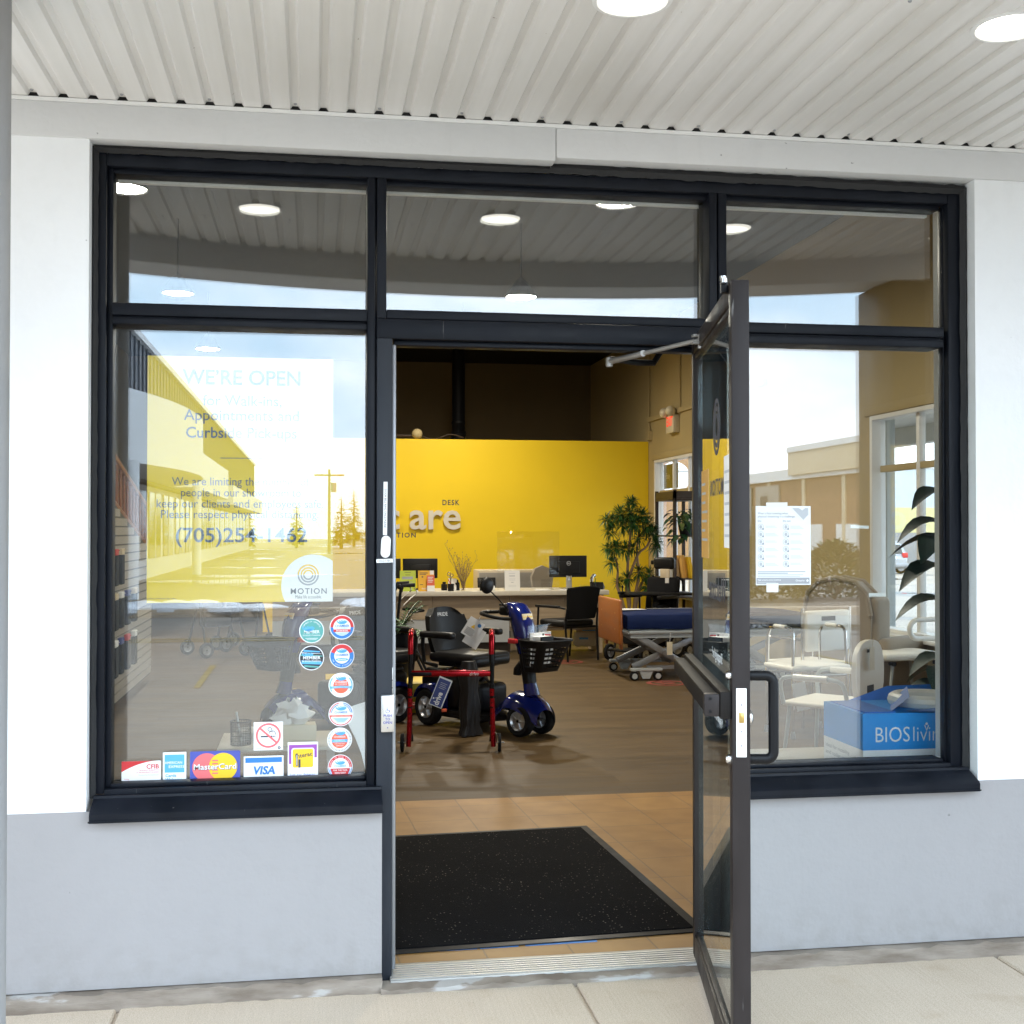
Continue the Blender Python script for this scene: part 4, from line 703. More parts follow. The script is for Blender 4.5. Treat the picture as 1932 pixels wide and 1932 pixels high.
cup('pen_cup', 'black mesh pen cup with pens beside the desk telephone', 3.36, 10.45, .08, .035, 'black_plastic', [('pen', 'leaf_mid', lambda q: q.tube([(.01, 0, .02), (.03, 0, .14)], .005, 6)), ('pen', 'black_plastic', lambda q: q.tube([(-.01, 0, .02), (-.03, .01, .15)], .005, 6))])
q = MB(); q.box(0, .10, 0, .006, 0, .15); solo(q, 'note_card', 'paper', 'pale grey note card leaning between cup and vase', 'card', (1.60, 10.55, .766), rot=(R(-12), R(4), 0))
bt = thing('pump_bottle', 'small black pump bottle standing alone on the counter', 'bottle', (2.0, 10.45, .766)); q = MB(); q.lathe([(.028, 0), (.03, .005), (.03, .085), (.012, .10), (.012, .115)], 18); q.build('bottle', 'black_plastic', bt); q = MB(); q.lathe([(.016, .115), (.016, .13), (.006, .132), (.006, .15)], 14); q.tube([(0, 0, .15), (-.03, 0, .148)], .006, 6); q.build('pump', 'black_metal', bt)
for x, h, lb in ((1.56, .10, 'dark jar left of the pen cup'), (1.71, .125, 'black bottle with rounded cap just behind the glass vase')):
    q = MB(); q.lathe([(.035, 0), (.037, .01), (.037, h * .7), (.02, h * .8), (.022, h), (.004, h * 1.03)], 18); solo(q, 'bottle', 'black_plastic', lb, 'bottle', (x, 10.6, .766))
va = thing('twig_vase', 'clear glass vase of thin curly twigs on the counter', 'vase', (1.77, 10.45, .766))
q = MB(); q.lathe([(.028, 0), (.033, .02), (.027, .10), (.036, .19), (.033, .19), (.024, .10), (.026, .012)], 22); q.build('vase', 'clear_plastic', va)
q = MB()
for i in range(26):
    a = random.uniform(-1, 1); h = random.uniform(.25, .42); lean = random.uniform(-.12, .12) if i > 3 else (-.22, -.17, -.2, .17)[i]; h = .56 if i in (0, 2) else h
    P = [Vector((.01 * a, .008 * random.uniform(-1, 1), .01))]
    for j in range(1, 7): f_ = j / 6; P.append(Vector((lean * f_ ** 1.3 + random.uniform(-.008, .008), .05 * a * f_, h * f_)))
    q.tube(P, [.003 - .0003 * j for j in range(7)], 4)
    for j in range(3, 7): 
        d = Vector((random.uniform(-.05, .05), random.uniform(-.03, .03), random.uniform(.0, .06))); q.tube([P[j], P[j] + d], [.0018, .001], 4); q.add([P[j] + d, P[j] + d + Vector((.012, 0, .006)), P[j] + d + Vector((.004, 0, .016))], [(0, 1, 2)])
q.build('twigs', 'bark', va)
q = MB(); q.box(-.11, .11, -.012, .012, .03, .155, 0, .008, Matrix.Rotation(R(-14), 4, 'X')); q.box(-.045, .045, -.018, -.011, .125, .135, 1, .002, Matrix.Rotation(R(-14), 4, 'X')); q.box(-.06, .06, -.03, .06, 0, .02, 0, .004); q.box(.0, .09, -.06, -.02, 0, .055, 1, .006)
solo(q, 'payment_terminal', ['black_plastic', 'white_plastic'], 'black tablet terminal with white card reader at its foot', 'terminal', (2.07, 10.55, .766))
cr = thing('credenza', 'low beige cabinet standing behind the reception desk', 'cabinet', (2.6, 12.2, 0)); q = MB(); q.box(-.42, .42, 0, .45, 0, .95, 0, .004); q.build('body', 'tan_vinyl', cr)
q = MB()
for i in range(3): q.box(-.40, .40, -.016, -.001, .06 + .29 * i, .34 + .29 * i, 0, .003)
q.build('drawer_front', 'slat', cr)
sg = thing('sneeze_guard', 'clear acrylic screen standing on the reception counter', 'screen', (2.59, 10.62, .766)); q = MB(); q.box(-.385, .385, 0, .006, 0, .705, 0, .001); q.build('panel', 'clear_plastic', sg)
for x_ in (-.30, .27): q = MB(); q.box(x_, x_ + .03, -.08, .09, 0, .012, 0, .002); q.build('foot', 'clear_plastic', sg)
ch = MB(); ch.prism([(-.13, 0), (.13, 0), (.15, .16), (.10, .27), (0, .31), (-.10, .27), (-.15, .16)], 0, .06, 0, Matrix(((1, 0, 0, 0), (0, 0, -1, .06), (0, 1, 0, .72), (0, 0, 0, 1))), True); ch.tube([(0, .03, .72), (0, .04, .42)], .025); ch.ball((0, 0, .44), (.24, .23, .05)); ch.tube([(0, 0, .4), (0, 0, .06)], .03)
for i in range(5): ch.tube([(0, 0, .09), (.28 * cos(i * 1.257), .28 * sin(i * 1.257), .05)], .018, 8); ch.ball((.28 * cos(i * 1.257), .28 * sin(i * 1.257), .03), .03, 10)
solo(ch, 'office_chair', 'armchair_tan', 'grey office chair tucked behind the desk under the badged monitor', 'office chair', (2.95, 11.6, 0), R(10))
ph = thing('desk_phone', 'black and silver desk telephone at the right end of the counter', 'telephone', (3.45, 10.62, .766), R(-20)); q = MB(); q.prism([(-.09, 0), (.09, 0), (.09, .03), (-.09, .09)], -.08, .08, 0, Matrix(((0, 0, 1, 0), (1, 0, 0, 0), (0, 1, 0, 0), (0, 0, 0, 1)))); q.build('base', 'black_plastic', ph); q = MB(); q.tube([(-.06, -.1, .10), (-.06, -.06, .14), (-.05, .03, .17), (-.05, .09, .16)], [.022, .018, .018, .024], 10); q.build('handset', 'steel', ph)
for x, y, w_, d_, h, lb in ((2.72, 10.42, .16, .2, .012, 'thin stack of loose papers in front of the badged monitor'), (3.1, 10.40, .34, .16, .006, 'sheet of white paper lying at the right of the counter'), (2.78, 10.55, .11, .05, .13, 'clear leaflet holder left of the badged monitor')):
    q = MB()
    for i in range(3): q.box(-w_ / 2 + .006 * i, w_ / 2 + .008 * i, -d_ / 2, d_ / 2 + .005 * i, h * i / 3, h * (i + .9) / 3)
    solo(q, 'paper_stack' if h < .1 else 'leaflet_holder', 'paper' if h < .1 else 'clear_plastic', lb, 'papers' if h < .1 else 'holder', (x, y, .766), R(8 * (x - 3)))
q = MB(); q.box(-.09, .09, -.06, .06, 0, .06, 0, .004); solo(q, 'card_tray', 'clear_plastic', 'clear card tray beside the desk telephone', 'tray', (3.28, 10.42, .766))

# visitor chair
vc = thing('visitor_chair', 'black visitor chair with mesh back pulled up to the desk', 'chair', (2.91, 9.80, 0), R(28))
q = MB(); q.box(-.23, .23, -.20, .25, .385, .465, 0, .03, None, 3); q.build('seat', 'black_vinyl', vc)
q = MB(); vs = []; n = 10
for j in range(9):
    v = j / 8; hw = .20 + .035 * v
    for i in range(n + 1): u = -1 + 2 * i / n; vs.append((hw * u, -.23 - .05 * v - .035 * (1 - u * u) , .49 + .33 * v + .02 * (1 - u * u) * v))
k = n + 1; f_ = [(j * k + i, j * k + i + 1, (j + 1) * k + i + 1, (j + 1) * k + i) for j in range(8) for i in range(n)]
q.add(vs, f_, 0, True); q.add([(x, y - .014, z) for x, y, z in vs], [g[::-1] for g in f_], 0, True)
q.tube([vs[0]] + [vs[j * k] for j in range(9)], .013, 8); q.tube([vs[j * k + n] for j in range(9)], .013, 8); q.tube([vs[8 * k + i] for i in range(k)], .014, 8); q.tube([vs[i] for i in range(k)], .012, 8)
q.build('backrest', 'black_fabric', vc)
for s_ in (-1, 1):
    q = MB(); q.tube([(s_ * .225, -.27, .0), (s_ * .235, -.235, .42), (s_ * .225, -.26, .60)], .0125, 8); q.build('leg', 'black_metal', vc)
    q = MB(); q.tube([(s_ * .25, .27, .0), (s_ * .26, .22, .60)], .0125, 8); q.build('leg', 'black_metal', vc)
    q = MB(); q.box(s_ * .26 - .025, s_ * .26 + .025, -.16, .26, .60, .632, 0, .012); q.tube([(s_ * .235, -.235, .60), (s_ * .26, -.15, .612)], .012, 8); q.build('armrest', 'black_plastic', vc)
q = MB(); q.tube([(-.235, -.21, .385), (.235, -.21, .385)], .012, 8); q.tube([(-.255, .22, .385), (.255, .22, .385)], .012, 8); q.build('seat_frame', 'black_metal', vc)

# oxygen concentrator under the desk end
oc = thing('medical_unit', 'cream medical unit with blue screen on the floor under the desk end', 'medical device', (3.36, 10.80, .045), R(-6))
q = MB(); q.box(-.165, .165, -.12, .12, .01, .20, 0, .02, None, 3); q.prism([(-.12, .20), (.12, .20), (.10, .255), (-.06, .27)], -.14, .155, 0, Matrix(((0, 0, 1, 0), (1, 0, 0, 0), (0, 1, 0, 0), (0, 0, 0, 1)))); q.build('body', 'cream_plastic', oc)
q = MB(); q.T = Matrix.Translation((0, -.1205, 0)); q.r2(-.11, .0, .10, .125, 1, 0); q.T = Matrix.Translation((0, -.118, .205)) @ Matrix.Rotation(R(-28), 4, 'X'); q.r2(-.07, .09, .0, .055, 1, 0); q.build('screen', 'sky_print', oc)
q = MB(); q.tube([(-.13, 0, .255), (-.12, 0, .285), (.12, 0, .285), (.13, 0, .255)], .012, 8); q.build('handle', 'cream_plastic', oc)

# hospital bed
bd = thing('hospital_bed', 'adjustable hospital bed with blue mattress on a grey scissor frame', 'bed', (4.0, 8.13, 0))
q = MB(); q.box(2.985, 3.025, 7.70, 8.60, .355, .80, 0, .02, None, 3); q.box(3.0255, 3.05, 7.80, 7.86, .30, .60); q.box(3.0255, 3.05, 8.42, 8.48, .30, .60); 
for yy in (7.86, 8.44):
    for zz in (.50, .66): q.cyl((2.9835, yy, zz), (2.9855, yy, zz), .009, n=10, mi=1)
q.build('footboard', ['board_wood', 'brass'], bd, True)
q = MB(); b_ = bmesh.new(); bmesh.ops.create_grid(b_, x_segments=40, y_segments=20, size=1)
for v in b_.verts:
    x, y = v.co.x, v.co.y; e = max(abs(x), abs(y)); v.co = Vector((4.02 + x * .95, 8.15 + y * .44, .655 - .03 * max(0, e - .9) * 10 * .5 + .006 * sin(9 * x + 3 * y)))
q.bm(b_, 0, True)
for (xa, ya, xb, yb) in ((3.07, 7.71, 4.97, 7.71), (3.07, 8.59, 3.07, 7.71)):
    n = 50; vs = []
    for i in range(n + 1):
        t = i / n; x, y = xa + (xb - xa) * t, ya + (yb - ya) * t; wv = .006 * sin(30 * t) + .004 * sin(71 * t + 1)
        for z, o_ in ((.645, .0), (.62, .010), (.575, .013), (.535, .010), (.508, .0)): vs.append((x - (0 if ya == yb else (o_ + wv)), y - ((o_ + wv) if ya == yb else 0), z + (.006 * sin(17 * t) if z < .52 else 0)))
    q.add(vs, [(5 * i + j, 5 * i + j + 1, 5 * (i + 1) + j + 1, 5 * (i + 1) + j)[::1] for i in range(n) for j in range(4)], 0, True)
q.box(3.08, 4.95, 7.73, 8.57, .505, .64); q.build('mattress', 'mattress_blue', bd, True)
q = MB(); q.tube([(3.10, 7.74, .475), (4.98, 7.74, .475)], .02, 8); q.tube([(3.10, 8.56, .475), (4.98, 8.56, .475)], .02, 8); q.tube([(3.10, 7.74, .475), (3.06, 7.80, .475), (3.06, 8.50, .475), (3.10, 8.56, .475)], .02, 8); q.box(3.10, 4.98, 7.76, 8.54, .478, .503); q.box(3.12, 4.9, 7.76, 7.82, .415, .462); q.box(3.12, 4.9, 8.44, 8.50, .415, .462); q.build('deck_frame', 'grey_tube', bd, True)
q = MB()
for yy in (7.82, 8.46):
    q.T = Matrix.Identity(4)
    for kk_, (xa, za, xb, zb) in enumerate(((3.20, .43, 3.74, .11), (3.16, .12, 3.88, .44), (4.10, .43, 4.64, .11), (4.06, .12, 4.78, .44))):
        L = math.hypot(xb - xa, zb - za); q.ob(((xa + xb) / 2, yy + (.022 if kk_ % 2 else -.022), (za + zb) / 2), (L, .035, .065), (0, -math.atan2(zb - za, xb - xa), 0), 0, .006)
q.cyl((3.47, 7.76, .265), (3.47, 8.52, .265), .022, n=12); q.cyl((4.37, 7.76, .265), (4.37, 8.52, .265), .022, n=12); q.box(3.30, 4.70, 7.80, 7.84, .10, .135); q.box(3.30, 4.70, 8.44, 8.48, .10, .135); q.build('scissor_lift', 'grey_metal', bd, True)
for (xx, yy) in ((3.26, 7.70), (3.26, 8.56), (4.55, 7.70), (4.55, 8.56)):
    q = MB(); q.box(xx - .16, xx + .16, yy - .03, yy + .03, .098, .125, 0, .004); q.prism([(xx - .07, .098), (xx + .07, .098), (xx + .035, .02), (xx - .035, .02)], yy - .015, yy + .015, 0, Matrix(((1, 0, 0, 0), (0, 0, -1, 2 * yy), (0, 1, 0, 0), (0, 0, 0, 1)))); cb = q.build('caster_bracket', 'grey_tube', bd, True)
    for dx in (-.12, .12):
        q = MB(); q.lathe([(.012, -.022), (.040, -.022), (.045, -.016), (.045, .016), (.040, .022), (.012, .022)], 20, 0, Matrix.Translation((xx + dx, yy, .046)) @ Matrix.Rotation(pi / 2, 4, 'X')); q.lathe([(.0, -.0235), (.028, -.0235), (.028, .0235), (0, .0235)], 16, 1, Matrix.Translation((xx + dx, yy, .046)) @ Matrix.Rotation(pi / 2, 4, 'X'), False); q.tube([(xx + dx, yy, .09), (xx + dx, yy, .10)], .02, 8, 1); q.build('caster', ['tyre', 'grey_tube'], cb, True)
q = MB(); q.box(3.45, 3.95, 8.35, 8.36, .668, .67); q.prism([(3.06, 8.2), (3.42, 8.25), (3.36, 8.4), (3.06, 8.45)], .664, .668); solo(q, 'paper_sheet', 'paper', 'white leaflet lying on the blue mattress', 'papers', (0, 0, 0))
q = MB(); q.box(-.03, .03, -.001, .001, -.13, 0, 0); q.tube([(0, 0, 0), (.01, 0, .09)], .0025, 5, 1); solo(q, 'price_tag', ['cream_plastic', 'paper'], 'cream paper tag dangling from the bed frame', 'tag', (3.50, 7.69, .38), R(8))

# overbed table, power wheelchair behind the bed
ot = thing('overbed_table', 'black overbed table standing between bed and power wheelchair', 'table', (3.95, 9.75, 0))
q = MB(); q.box(-.38, .42, -.2, .2, .735, .765, 0, .012); q.build('tabletop', 'black_plastic', ot); q = MB(); q.box(-.05, .03, -.03, .03, .08, .735, 0, .005); q.box(-.02, .14, -.08, .02, .53, .62, 0, .006); q.build('column', 'black_metal', ot); q = MB(); q.box(-.3, .3, -.03, .03, .05, .08, 0, .005); q.box(-.33, -.27, -.2, .2, .05, .08, 0, .005); q.box(.27, .33, -.2, .2, .05, .08, 0, .005); q.build('base', 'black_metal', ot)
for dx in (-.3, .3):
    for dy in (-.18, .18): q = MB(); q.lathe([(.004, -.012), (.025, -.012), (.025, .012), (.004, .012)], 14, 0, Matrix.Translation((dx, dy, .025)) @ Matrix.Rotation(pi / 2, 4, 'X')); q.build('caster', 'tyre', ot)
def wheel(r, w_, hub, n=32):          # axis along y
    X = Matrix.Rotation(pi / 2, 4, 'X'); q = MB(); q.lathe([(r * hub, -w_ * .42), (r * .86, -w_ * .5), (r * .97, -w_ * .36), (r, -w_ * .12), (r, w_ * .12), (r * .97, w_ * .36), (r * .86, w_ * .5), (r * hub, w_ * .42)], n, 0, X, False)
    h = MB(); h.lathe([(.0, -w_ * .40), (r * .15, -w_ * .42), (r * .18, -w_ * .30), (r * hub * .85, -w_ * .26), (r * hub * 1.02, -w_ * .44), (r * hub * 1.02, w_ * .44), (r * hub * .85, w_ * .26), (r * .18, w_ * .30), (r * .15, w_ * .42), (0, w_ * .40)], n, 0, X, False)
    for i in range(5):
        a = 2 * pi * i / 5
        for sd_ in (-1, 1): h.tube([(r * .12 * cos(a), sd_ * w_ * .36, r * .12 * sin(a)), (r * hub * .92 * cos(a), sd_ * w_ * .34, r * hub * .92 * sin(a))], r * .05, 6)
        h.tube([(0, -w_ * .45, 0), (0, w_ * .45, 0)], r * .09, 10, 1)
    return q, h
def add_wheel(par, pos, r, w_, hub, rz=0, mats=('tyre', ['silver_wheel', 'black_metal']), name='wheel'):
    T = Matrix.Translation(pos) @ Matrix.Rotation(rz, 4, 'Z'); q, h = wheel(r, w_, hub); q.v = [T @ v for v in q.v]; h.v = [T @ v for v in h.v]
    o = q.build(name, mats[0], par); h.build('rim', mats[1], o); return o
pw = thing('power_wheelchair', 'black power wheelchair with headrest parked behind the hospital bed', 'wheelchair', (3.86, 9.70, 0), R(218))
q = MB(); q.box(-.22, .24, -.22, .22, .44, .52, 0, .03, None, 3); q.build('seat', 'black_fabric', pw); q = MB(); q.box(-.05, .05, -.22, .22, 0, .42, 0, .04, Matrix.Translation((-.22, 0, .52)) @ Matrix.Rotation(R(-8), 4, 'Y'), 3); q.tube([(-.30, -.17, .94), (-.38, -.19, .90), (-.40, -.19, .78)], .014, 8); q.tube([(-.30, .17, .94), (-.38, .19, .90), (-.40, .19, .78)], .014, 8); q.build('backrest', 'black_fabric', pw)
q = MB(); q.box(-.33, -.24, -.14, .14, 1.03, 1.17, 0, .035, None, 3); q.tube([(-.30, 0, .9), (-.31, 0, 1.06)], .014, 8); q.box(-.36, -.31, -.22, -.13, 1.08, 1.13, 0, .01); q.build('headrest', 'black_vinyl', pw)
q = MB(); q.box(-.245, -.225, -.02, .11, .93, 1.035, 0, .006, Matrix.Rotation(R(0), 4, 'X')); q.build('side_pad', 'tan_vinyl', pw)
for s_ in (-1, 1): q = MB(); q.box(-.18, .20, s_ * .27 - .035, s_ * .27 + .035, .70, .745, 0, .015); q.tube([(-.16, s_ * .27, .44), (-.16, s_ * .27, .70)], .013, 8); q.build('armrest', 'black_vinyl', pw)
q = MB(); q.tube([(.17, -.27, .745), (.17, -.27, .82)], .008, 8); q.ball((.17, -.27, .83), .016, 10); q.box(.13, .23, -.30, -.24, .745, .775, 0, .008); q.build('joystick', 'black_plastic', pw)
q = MB(); q.box(-.38, .22, -.19, .19, .14, .42, 0, .05, None, 3); q.build('motor_base', 'black_plastic', pw)
q = MB(); q.box(.24, .32, -.17, .17, .14, .42, 0, .015, Matrix.Rotation(R(-8), 4, 'Y')); q.box(.30, .60, -.16, .16, .12, .145, 0, .01); q.tube([(.25, -.18, .46), (.40, -.18, .28), (.44, -.18, .13)], .013, 8); q.tube([(.25, .18, .46), (.40, .18, .28), (.44, .18, .13)], .013, 8); q.build('footrest', 'black_plastic', pw)
for s_ in (-1, 1):
    add_wheel(pw, (-.12, s_ * .27, .17), .17, .07, .62, mats=('tyre', ['grey_metal', 'black_metal'])); add_wheel(pw, (.44, s_ * .25, .095), .095, .04, .6, mats=('tyre', ['silver_wheel', 'black_metal']), name='caster_wheel'); add_wheel(pw, (-.46, s_ * .22, .08), .08, .04, .6, name='caster_wheel')
q = MB(); q.tube([(0, 0, .0), (.005, .01, -.09)], .002, 5); q.box(-.02, .025, .008, .010, -.15, -.09); solo(q, 'price_tag', 'paper', 'small white tag hanging from the wheelchair headrest', 'tag', (4.02, 9.55, 1.03))

# ------------------------------------------------------------------ mobility scooters
def scooter(label, loc, rz, seat_rz, first=True):
    t = thing('mobility_scooter', label, 'mobility scooter', loc, rz, 'blue mobility scooters')
    q = MB(); q.prism([(-.02, -.20), (.52, -.20), (.62, -.13), (.66, 0), (.62, .13), (.52, .20), (-.02, .20)], .085, .125, 0); q.box(.0, .55, -.205, .205, .07, .10, 0, .015); q.build('deck', 'black_plastic', t)
    q = MB(); q.box(-.22, .24, -.17, .17, .125, .385, 0, .05, None, 4); q.box(-.20, .12, -.14, .14, .36, .42, 0, .03, None, 3); q.build('motor_cover', 'black_plastic', t)
    q = MB(); q.box(.26, .47, -.15, .15, .128, .34, 0, .045, None, 4); q.tube([(.30, 0, .34), (.36, 0, .375), (.42, 0, .34)], .012, 8); q.build('battery_box', 'black_vinyl', t)
    for s_ in (-1, 1):
        q = MB(); P = arcpts((0, s_ * .235, .155), .165, 20, 165, 12); vs = []
        for p in P:
            for dy in (-.055, -.045, .045, .055): vs.append((p[0], p[1] + dy, p[2] - (.03 if abs(dy) > .05 else 0)))
        q.add(vs, [(4 * i + j, 4 * i + j + 1, 4 * i + j + 5, 4 * i + j + 4) for i in range(12) for j in range(3)], 0, True); q.box(-.14, .15, s_ * .185 - .012, s_ * .185 + .012, .12, .29, 0, .01); q.build('rear_fender', 'blue_paint', t)
        q = MB(); q.box(-.215, -.195, s_ * .235 - .03, s_ * .235 + .03, .10, .135, 0, .006); q.box(.165, .18, s_ * .24 - .022, s_ * .24 + .022, .115, .14, 0, .005); q.build('reflector', 'orange_red', t)
        add_wheel(t, (0, s_ * .25, .14), .14, .085, .58); add_wheel(t, (.875, s_ * .105, .115), .115, .075, .60, R(6), name='front_wheel')
    # front shroud
    prof = [(.56, .13, .15), (.66, .15, .24), (.76, .155, .315), (.86, .15, .305), (.97, .12, .255), (1.03, .09, .20)]; vs = []; n = 12
    for x, hw, zt in prof:
        for i in range(n + 1): a = pi * i / n; vs.append((x, hw * cos(a), zt - .11 + .11 * sin(a) ** .7))
    q = MB(); k = n + 1; q.add(vs, [(j * k + i, j * k + i + 1, (j + 1) * k + i + 1, (j + 1) * k + i) for j in range(5) for i in range(n)], 0, True); q.build('front_shroud', 'blue_paint', t)
    # steering column
    def ell(P, mt, nm, par=t, power=2.0):
        q = MB(); n = 16; vs = []
        for (x, z, a, b_) in P:
            for i in range(n):
                th = 2 * pi * i / n; c_, s2 = cos(th), sin(th); vs.append((x + a * math.copysign(abs(c_) ** (2 / power), c_), b_ * math.copysign(abs(s2) ** (2 / power), s2), z + .18 * a * c_))
        k = len(P); q.add(vs, [(j * n + i, j * n + (i + 1) % n, (j + 1) * n + (i + 1) % n, (j + 1) * n + i) for j in range(k - 1) for i in range(n)] + [tuple(range(n))[::-1], tuple(range((k - 1) * n, k * n))], 0, True); return q.build(nm, mt, par)
    tl_ = ell([(.80, .29, .05, .055), (.785, .34, .045, .05), (.775, .375, .042, .047)], 'blue_paint', 'column_foot', power=3)
    tl = ell([(.775, .37, .042, .046), (.755, .48, .045, .05), (.735, .60, .045, .05)], 'black_plastic', 'tiller', power=3); tl_.location.x = tl.location.x = .09
    ell([(.740, .59, .058, .056), (.725, .68, .072, .070), (.705, .78, .076, .078), (.670, .87, .072, .085), (.625, .935, .056, .080), (.590, .955, .030, .066)], 'blue_paint', 'tiller_cowl', tl, power=2.6)
    q = MB(); q.box(.52, .62, -.085, .085, .86, .93, 0, .02, None, 3); q.box(.50, .60, -.06, .06, .93, .945, 0, .005); q.build('control_panel', 'black_plastic', tl)
    q = MB(); lp = smooth_path([(.66, -.06, .84), (.62, -.14, .845), (.55, -.19, .86), (.44, -.18, .875), (.40, -.10, .88), (.43, -.06, .88), (.50, -.05, .885)], 4); q.tube(lp, .014, 10); q.tube([(x, -y, z) for x, y, z in lp], .014, 10); q.build('handlebar', 'black_plastic', tl)
    q = MB(); q.box(.755, .795, -.045, .045, .862, .905, 0, .004, Matrix.Translation((.0, 0, 0))); 
    q = MB(); a_ = Vector((.752, 0, .835)); q.T = Matrix.Translation(a_) @ Matrix.Rotation(R(-18), 4, 'Y') @ Matrix.Rotation(R(90), 4, 'Z'); q.box(-.05, .05, -.007, .002, .0, .045, 0, .002); q.T = q.T @ Matrix.Translation((0, -.0072, 0)); q.r2(-.046, .046, .018, .024, 1, 1); q.build('warning_label', ['cream_plastic', 'gold_print'], tl)
    q = MB(); q.tube([(.60, -.075, .92), (.575, -.13, .985), (.545, -.19, 1.05)], .005, 8); q.ball((.535, -.205, 1.085), (.026, .062, .062), 18); q.build('mirror', 'black_plastic', tl)
    for s_ in (-1, 1): q = MB(); q.box(.66, .74, s_ * .10 - .018, s_ * .10 + .018, .665, .70, 0, .008); q.build('side_reflector', 'red_print', tl)
    q = MB(); q.tube([(.70, -.02, .52), (.665, -.02, .47), (.66, -.02, .43)], [.02, .03, .03], 10); q.build('tilt_knob', 'black_plastic', tl)
    # basket
    q = MB(); bx = .805; prf = [(.475, .05, .105), (.50, .105, .125), (.60, .125, .148), (.70, .14, .165)]
    def ring(z, dx, hw, inset=0):
        P = []; hw -= inset; d = 2 * dx - 2 * inset; r_ = .05
        for cx_, cy_, a0 in ((d - r_, hw - r_, 0), (r_, hw - r_, 90), (r_, -hw + r_, 180), (d - r_, -hw + r_, 270)): P += [(bx + inset + cx_ + r_ * cos(R(a0 + 30 * i)), cy_ + r_ * sin(R(a0 + 30 * i)), z) for i in range(4)]
        return P
    rows = [.475 + .225 * i / 14 for i in range(15)]
    def lerp3(z):
        f_ = (z - .475) / .225; return .085 + .05 * f_, .118 + .047 * f_
    rr_ = [ring(z, *lerp3(z)) for z in rows]; n = len(rr_[0]); allv = [p for r_ in rr_ for p in r_]; fs = []
    for j in range(14):
        for i in range(n):
            if 2 <= j <= 10 and j % 2 == 0 and i % 4 == 3: 
                continue
            fs.append((j * n + i, j * n + (i + 1) % n, (j + 1) * n + (i + 1) % n, (j + 1) * n + i))
    # slotted sides: bars across each gap
    q.add(allv, fs, 0, True); fs2 = [g[::-1] for g in fs]; q.add([(bx + .1 + (x - bx - .1) * .975, y * .975, z) for x, y, z in allv], fs2, 0, True)
    for i in (3, 7, 11, 15):
        for m_ in range(1, 5):
            f_ = m_ / 5; q.tube([tuple(Vector(rr_[j][i]).lerp(Vector(rr_[j][(i + 1) % n]), f_)) for j in (2, 6, 11)], .0035, 4)
    q.add(rr_[0], [tuple(range(n))[::-1]]); q.tube(rr_[-1], .009, 8, 0, True); q.box(.775, .81, -.03, .03, .52, .68, 0, .005); bk_ = q.build('basket', 'black_plastic', tl)
    # seat
    st = Matrix.Translation((.10 if first else -.02, .04 if first else 0, 0)) @ Matrix.Rotation(seat_rz, 4, 'Z')
    q = MB(); q.T = st; q.box(-.20, .27, -.225, .225, .475, .555, 0, .035, None, 4); q.box(.05, .28, -.21, .21, .455, .535, 0, .03, None, 3); q.lathe([(.035, .36), (.035, .47)], 16); q.box(-.16, .2, -.15, .15, .44, .478, 0, .01); q.build('seat', 'black_vinyl', t)
    n = 14; vs = []; m_ = 12
    for j in range(m_ + 1):
        v = j / m_; hw = .195 + .035 * sin(pi * min(1, v * 1.15)) - (.055 * max(0, v - .82) / .18 * ((v - .82) / .18) if v > .82 else 0)
        for i in range(n + 1): u = -1 + 2 * i / n; vs.append((-.185 - .09 * v + .055 * u * u - .012 * cos(u * pi) * (1 - v), hw * u, .50 + .385 * v - (.035 * u ** 4 if v > .9 else 0)))
    q = MB(); q.T = st; k = n + 1; f_ = [(j * k + i, j * k + i + 1, (j + 1) * k + i + 1, (j + 1) * k + i) for j in range(m_) for i in range(n)]
    q.add(vs, [g[::-1] for g in f_], 0, True); q.add([(x - .075 + .03 * abs(y / .23) ** 3, y * .97, z - (.012 if z > .85 else 0)) for x, y, z in vs], f_, 0, True); o1, o2 = 0, len(vs)
    rim = [i for i in range(k)] + [j * k + n for j in range(1, m_ + 1)] + [m_ * k + i for i in range(n - 1, -1, -1)] + [j * k for j in range(m_ - 1, 0, -1)]
    q.add(vs + [(x - .075 + .03 * abs(y / .23) ** 3, y * .97, z - (.012 if z > .85 else 0)) for x, y, z in vs], [(rim[i], rim[(i + 1) % len(rim)], o2 + rim[(i + 1) % len(rim)], o2 + rim[i]) for i in range(len(rim))], 0, True)
    bkr = q.build('backrest', 'black_vinyl', t)
    q = MB(); q.T = st @ Matrix.Translation((-.262, 0, .81)) @ Matrix.Rotation(R(-13), 4, 'Y') @ Matrix.Rotation(R(90), 4, 'Z'); q.t2('PRIDE', 0, .0, .042, 30, 0, bold=.012, width=.115); q.build('lettering', 'pale_ink', bkr)
    for s_ in (-1, 1):
        q = MB(); q.T = st; q.box(-.22, .12, s_ * .275 - .033, s_ * .275 + .033, .665, .715, 0, .018, None, 3); q.tube([(-.20, s_ * .275, .69), (-.23, s_ * .25, .60), (-.22, s_ * .24, .47), (-.12, s_ * .2, .445)], .016, 8); q.build('armrest', 'black_vinyl', t)
    q = MB(); q.T = st; q.tube([(.05, -.2, .45), (.07, -.29, .44)], .007, 6); q.ball((.07, -.30, .44), .014, 8); q.build('seat_lever', 'black_plastic', t)
    return t
S1 = scooter('blue scooter with black seat standing in full view behind the red walker', (1.09, 5.42, 0), R(-57), R(8))
S2 = scooter('blue scooter cut off by the door jamb, its basket seen through the window', (.48, 5.62, 0), R(219), R(90), False)
m1 = wm(S1)
pt = thing('hang_tag', 'white instruction cards hanging from the handlebar of the full view scooter', 'tag', tuple(m1 @ Vector((.53, -.17, .87)))); pt.rotation_euler = (0, R(32), R(-10))
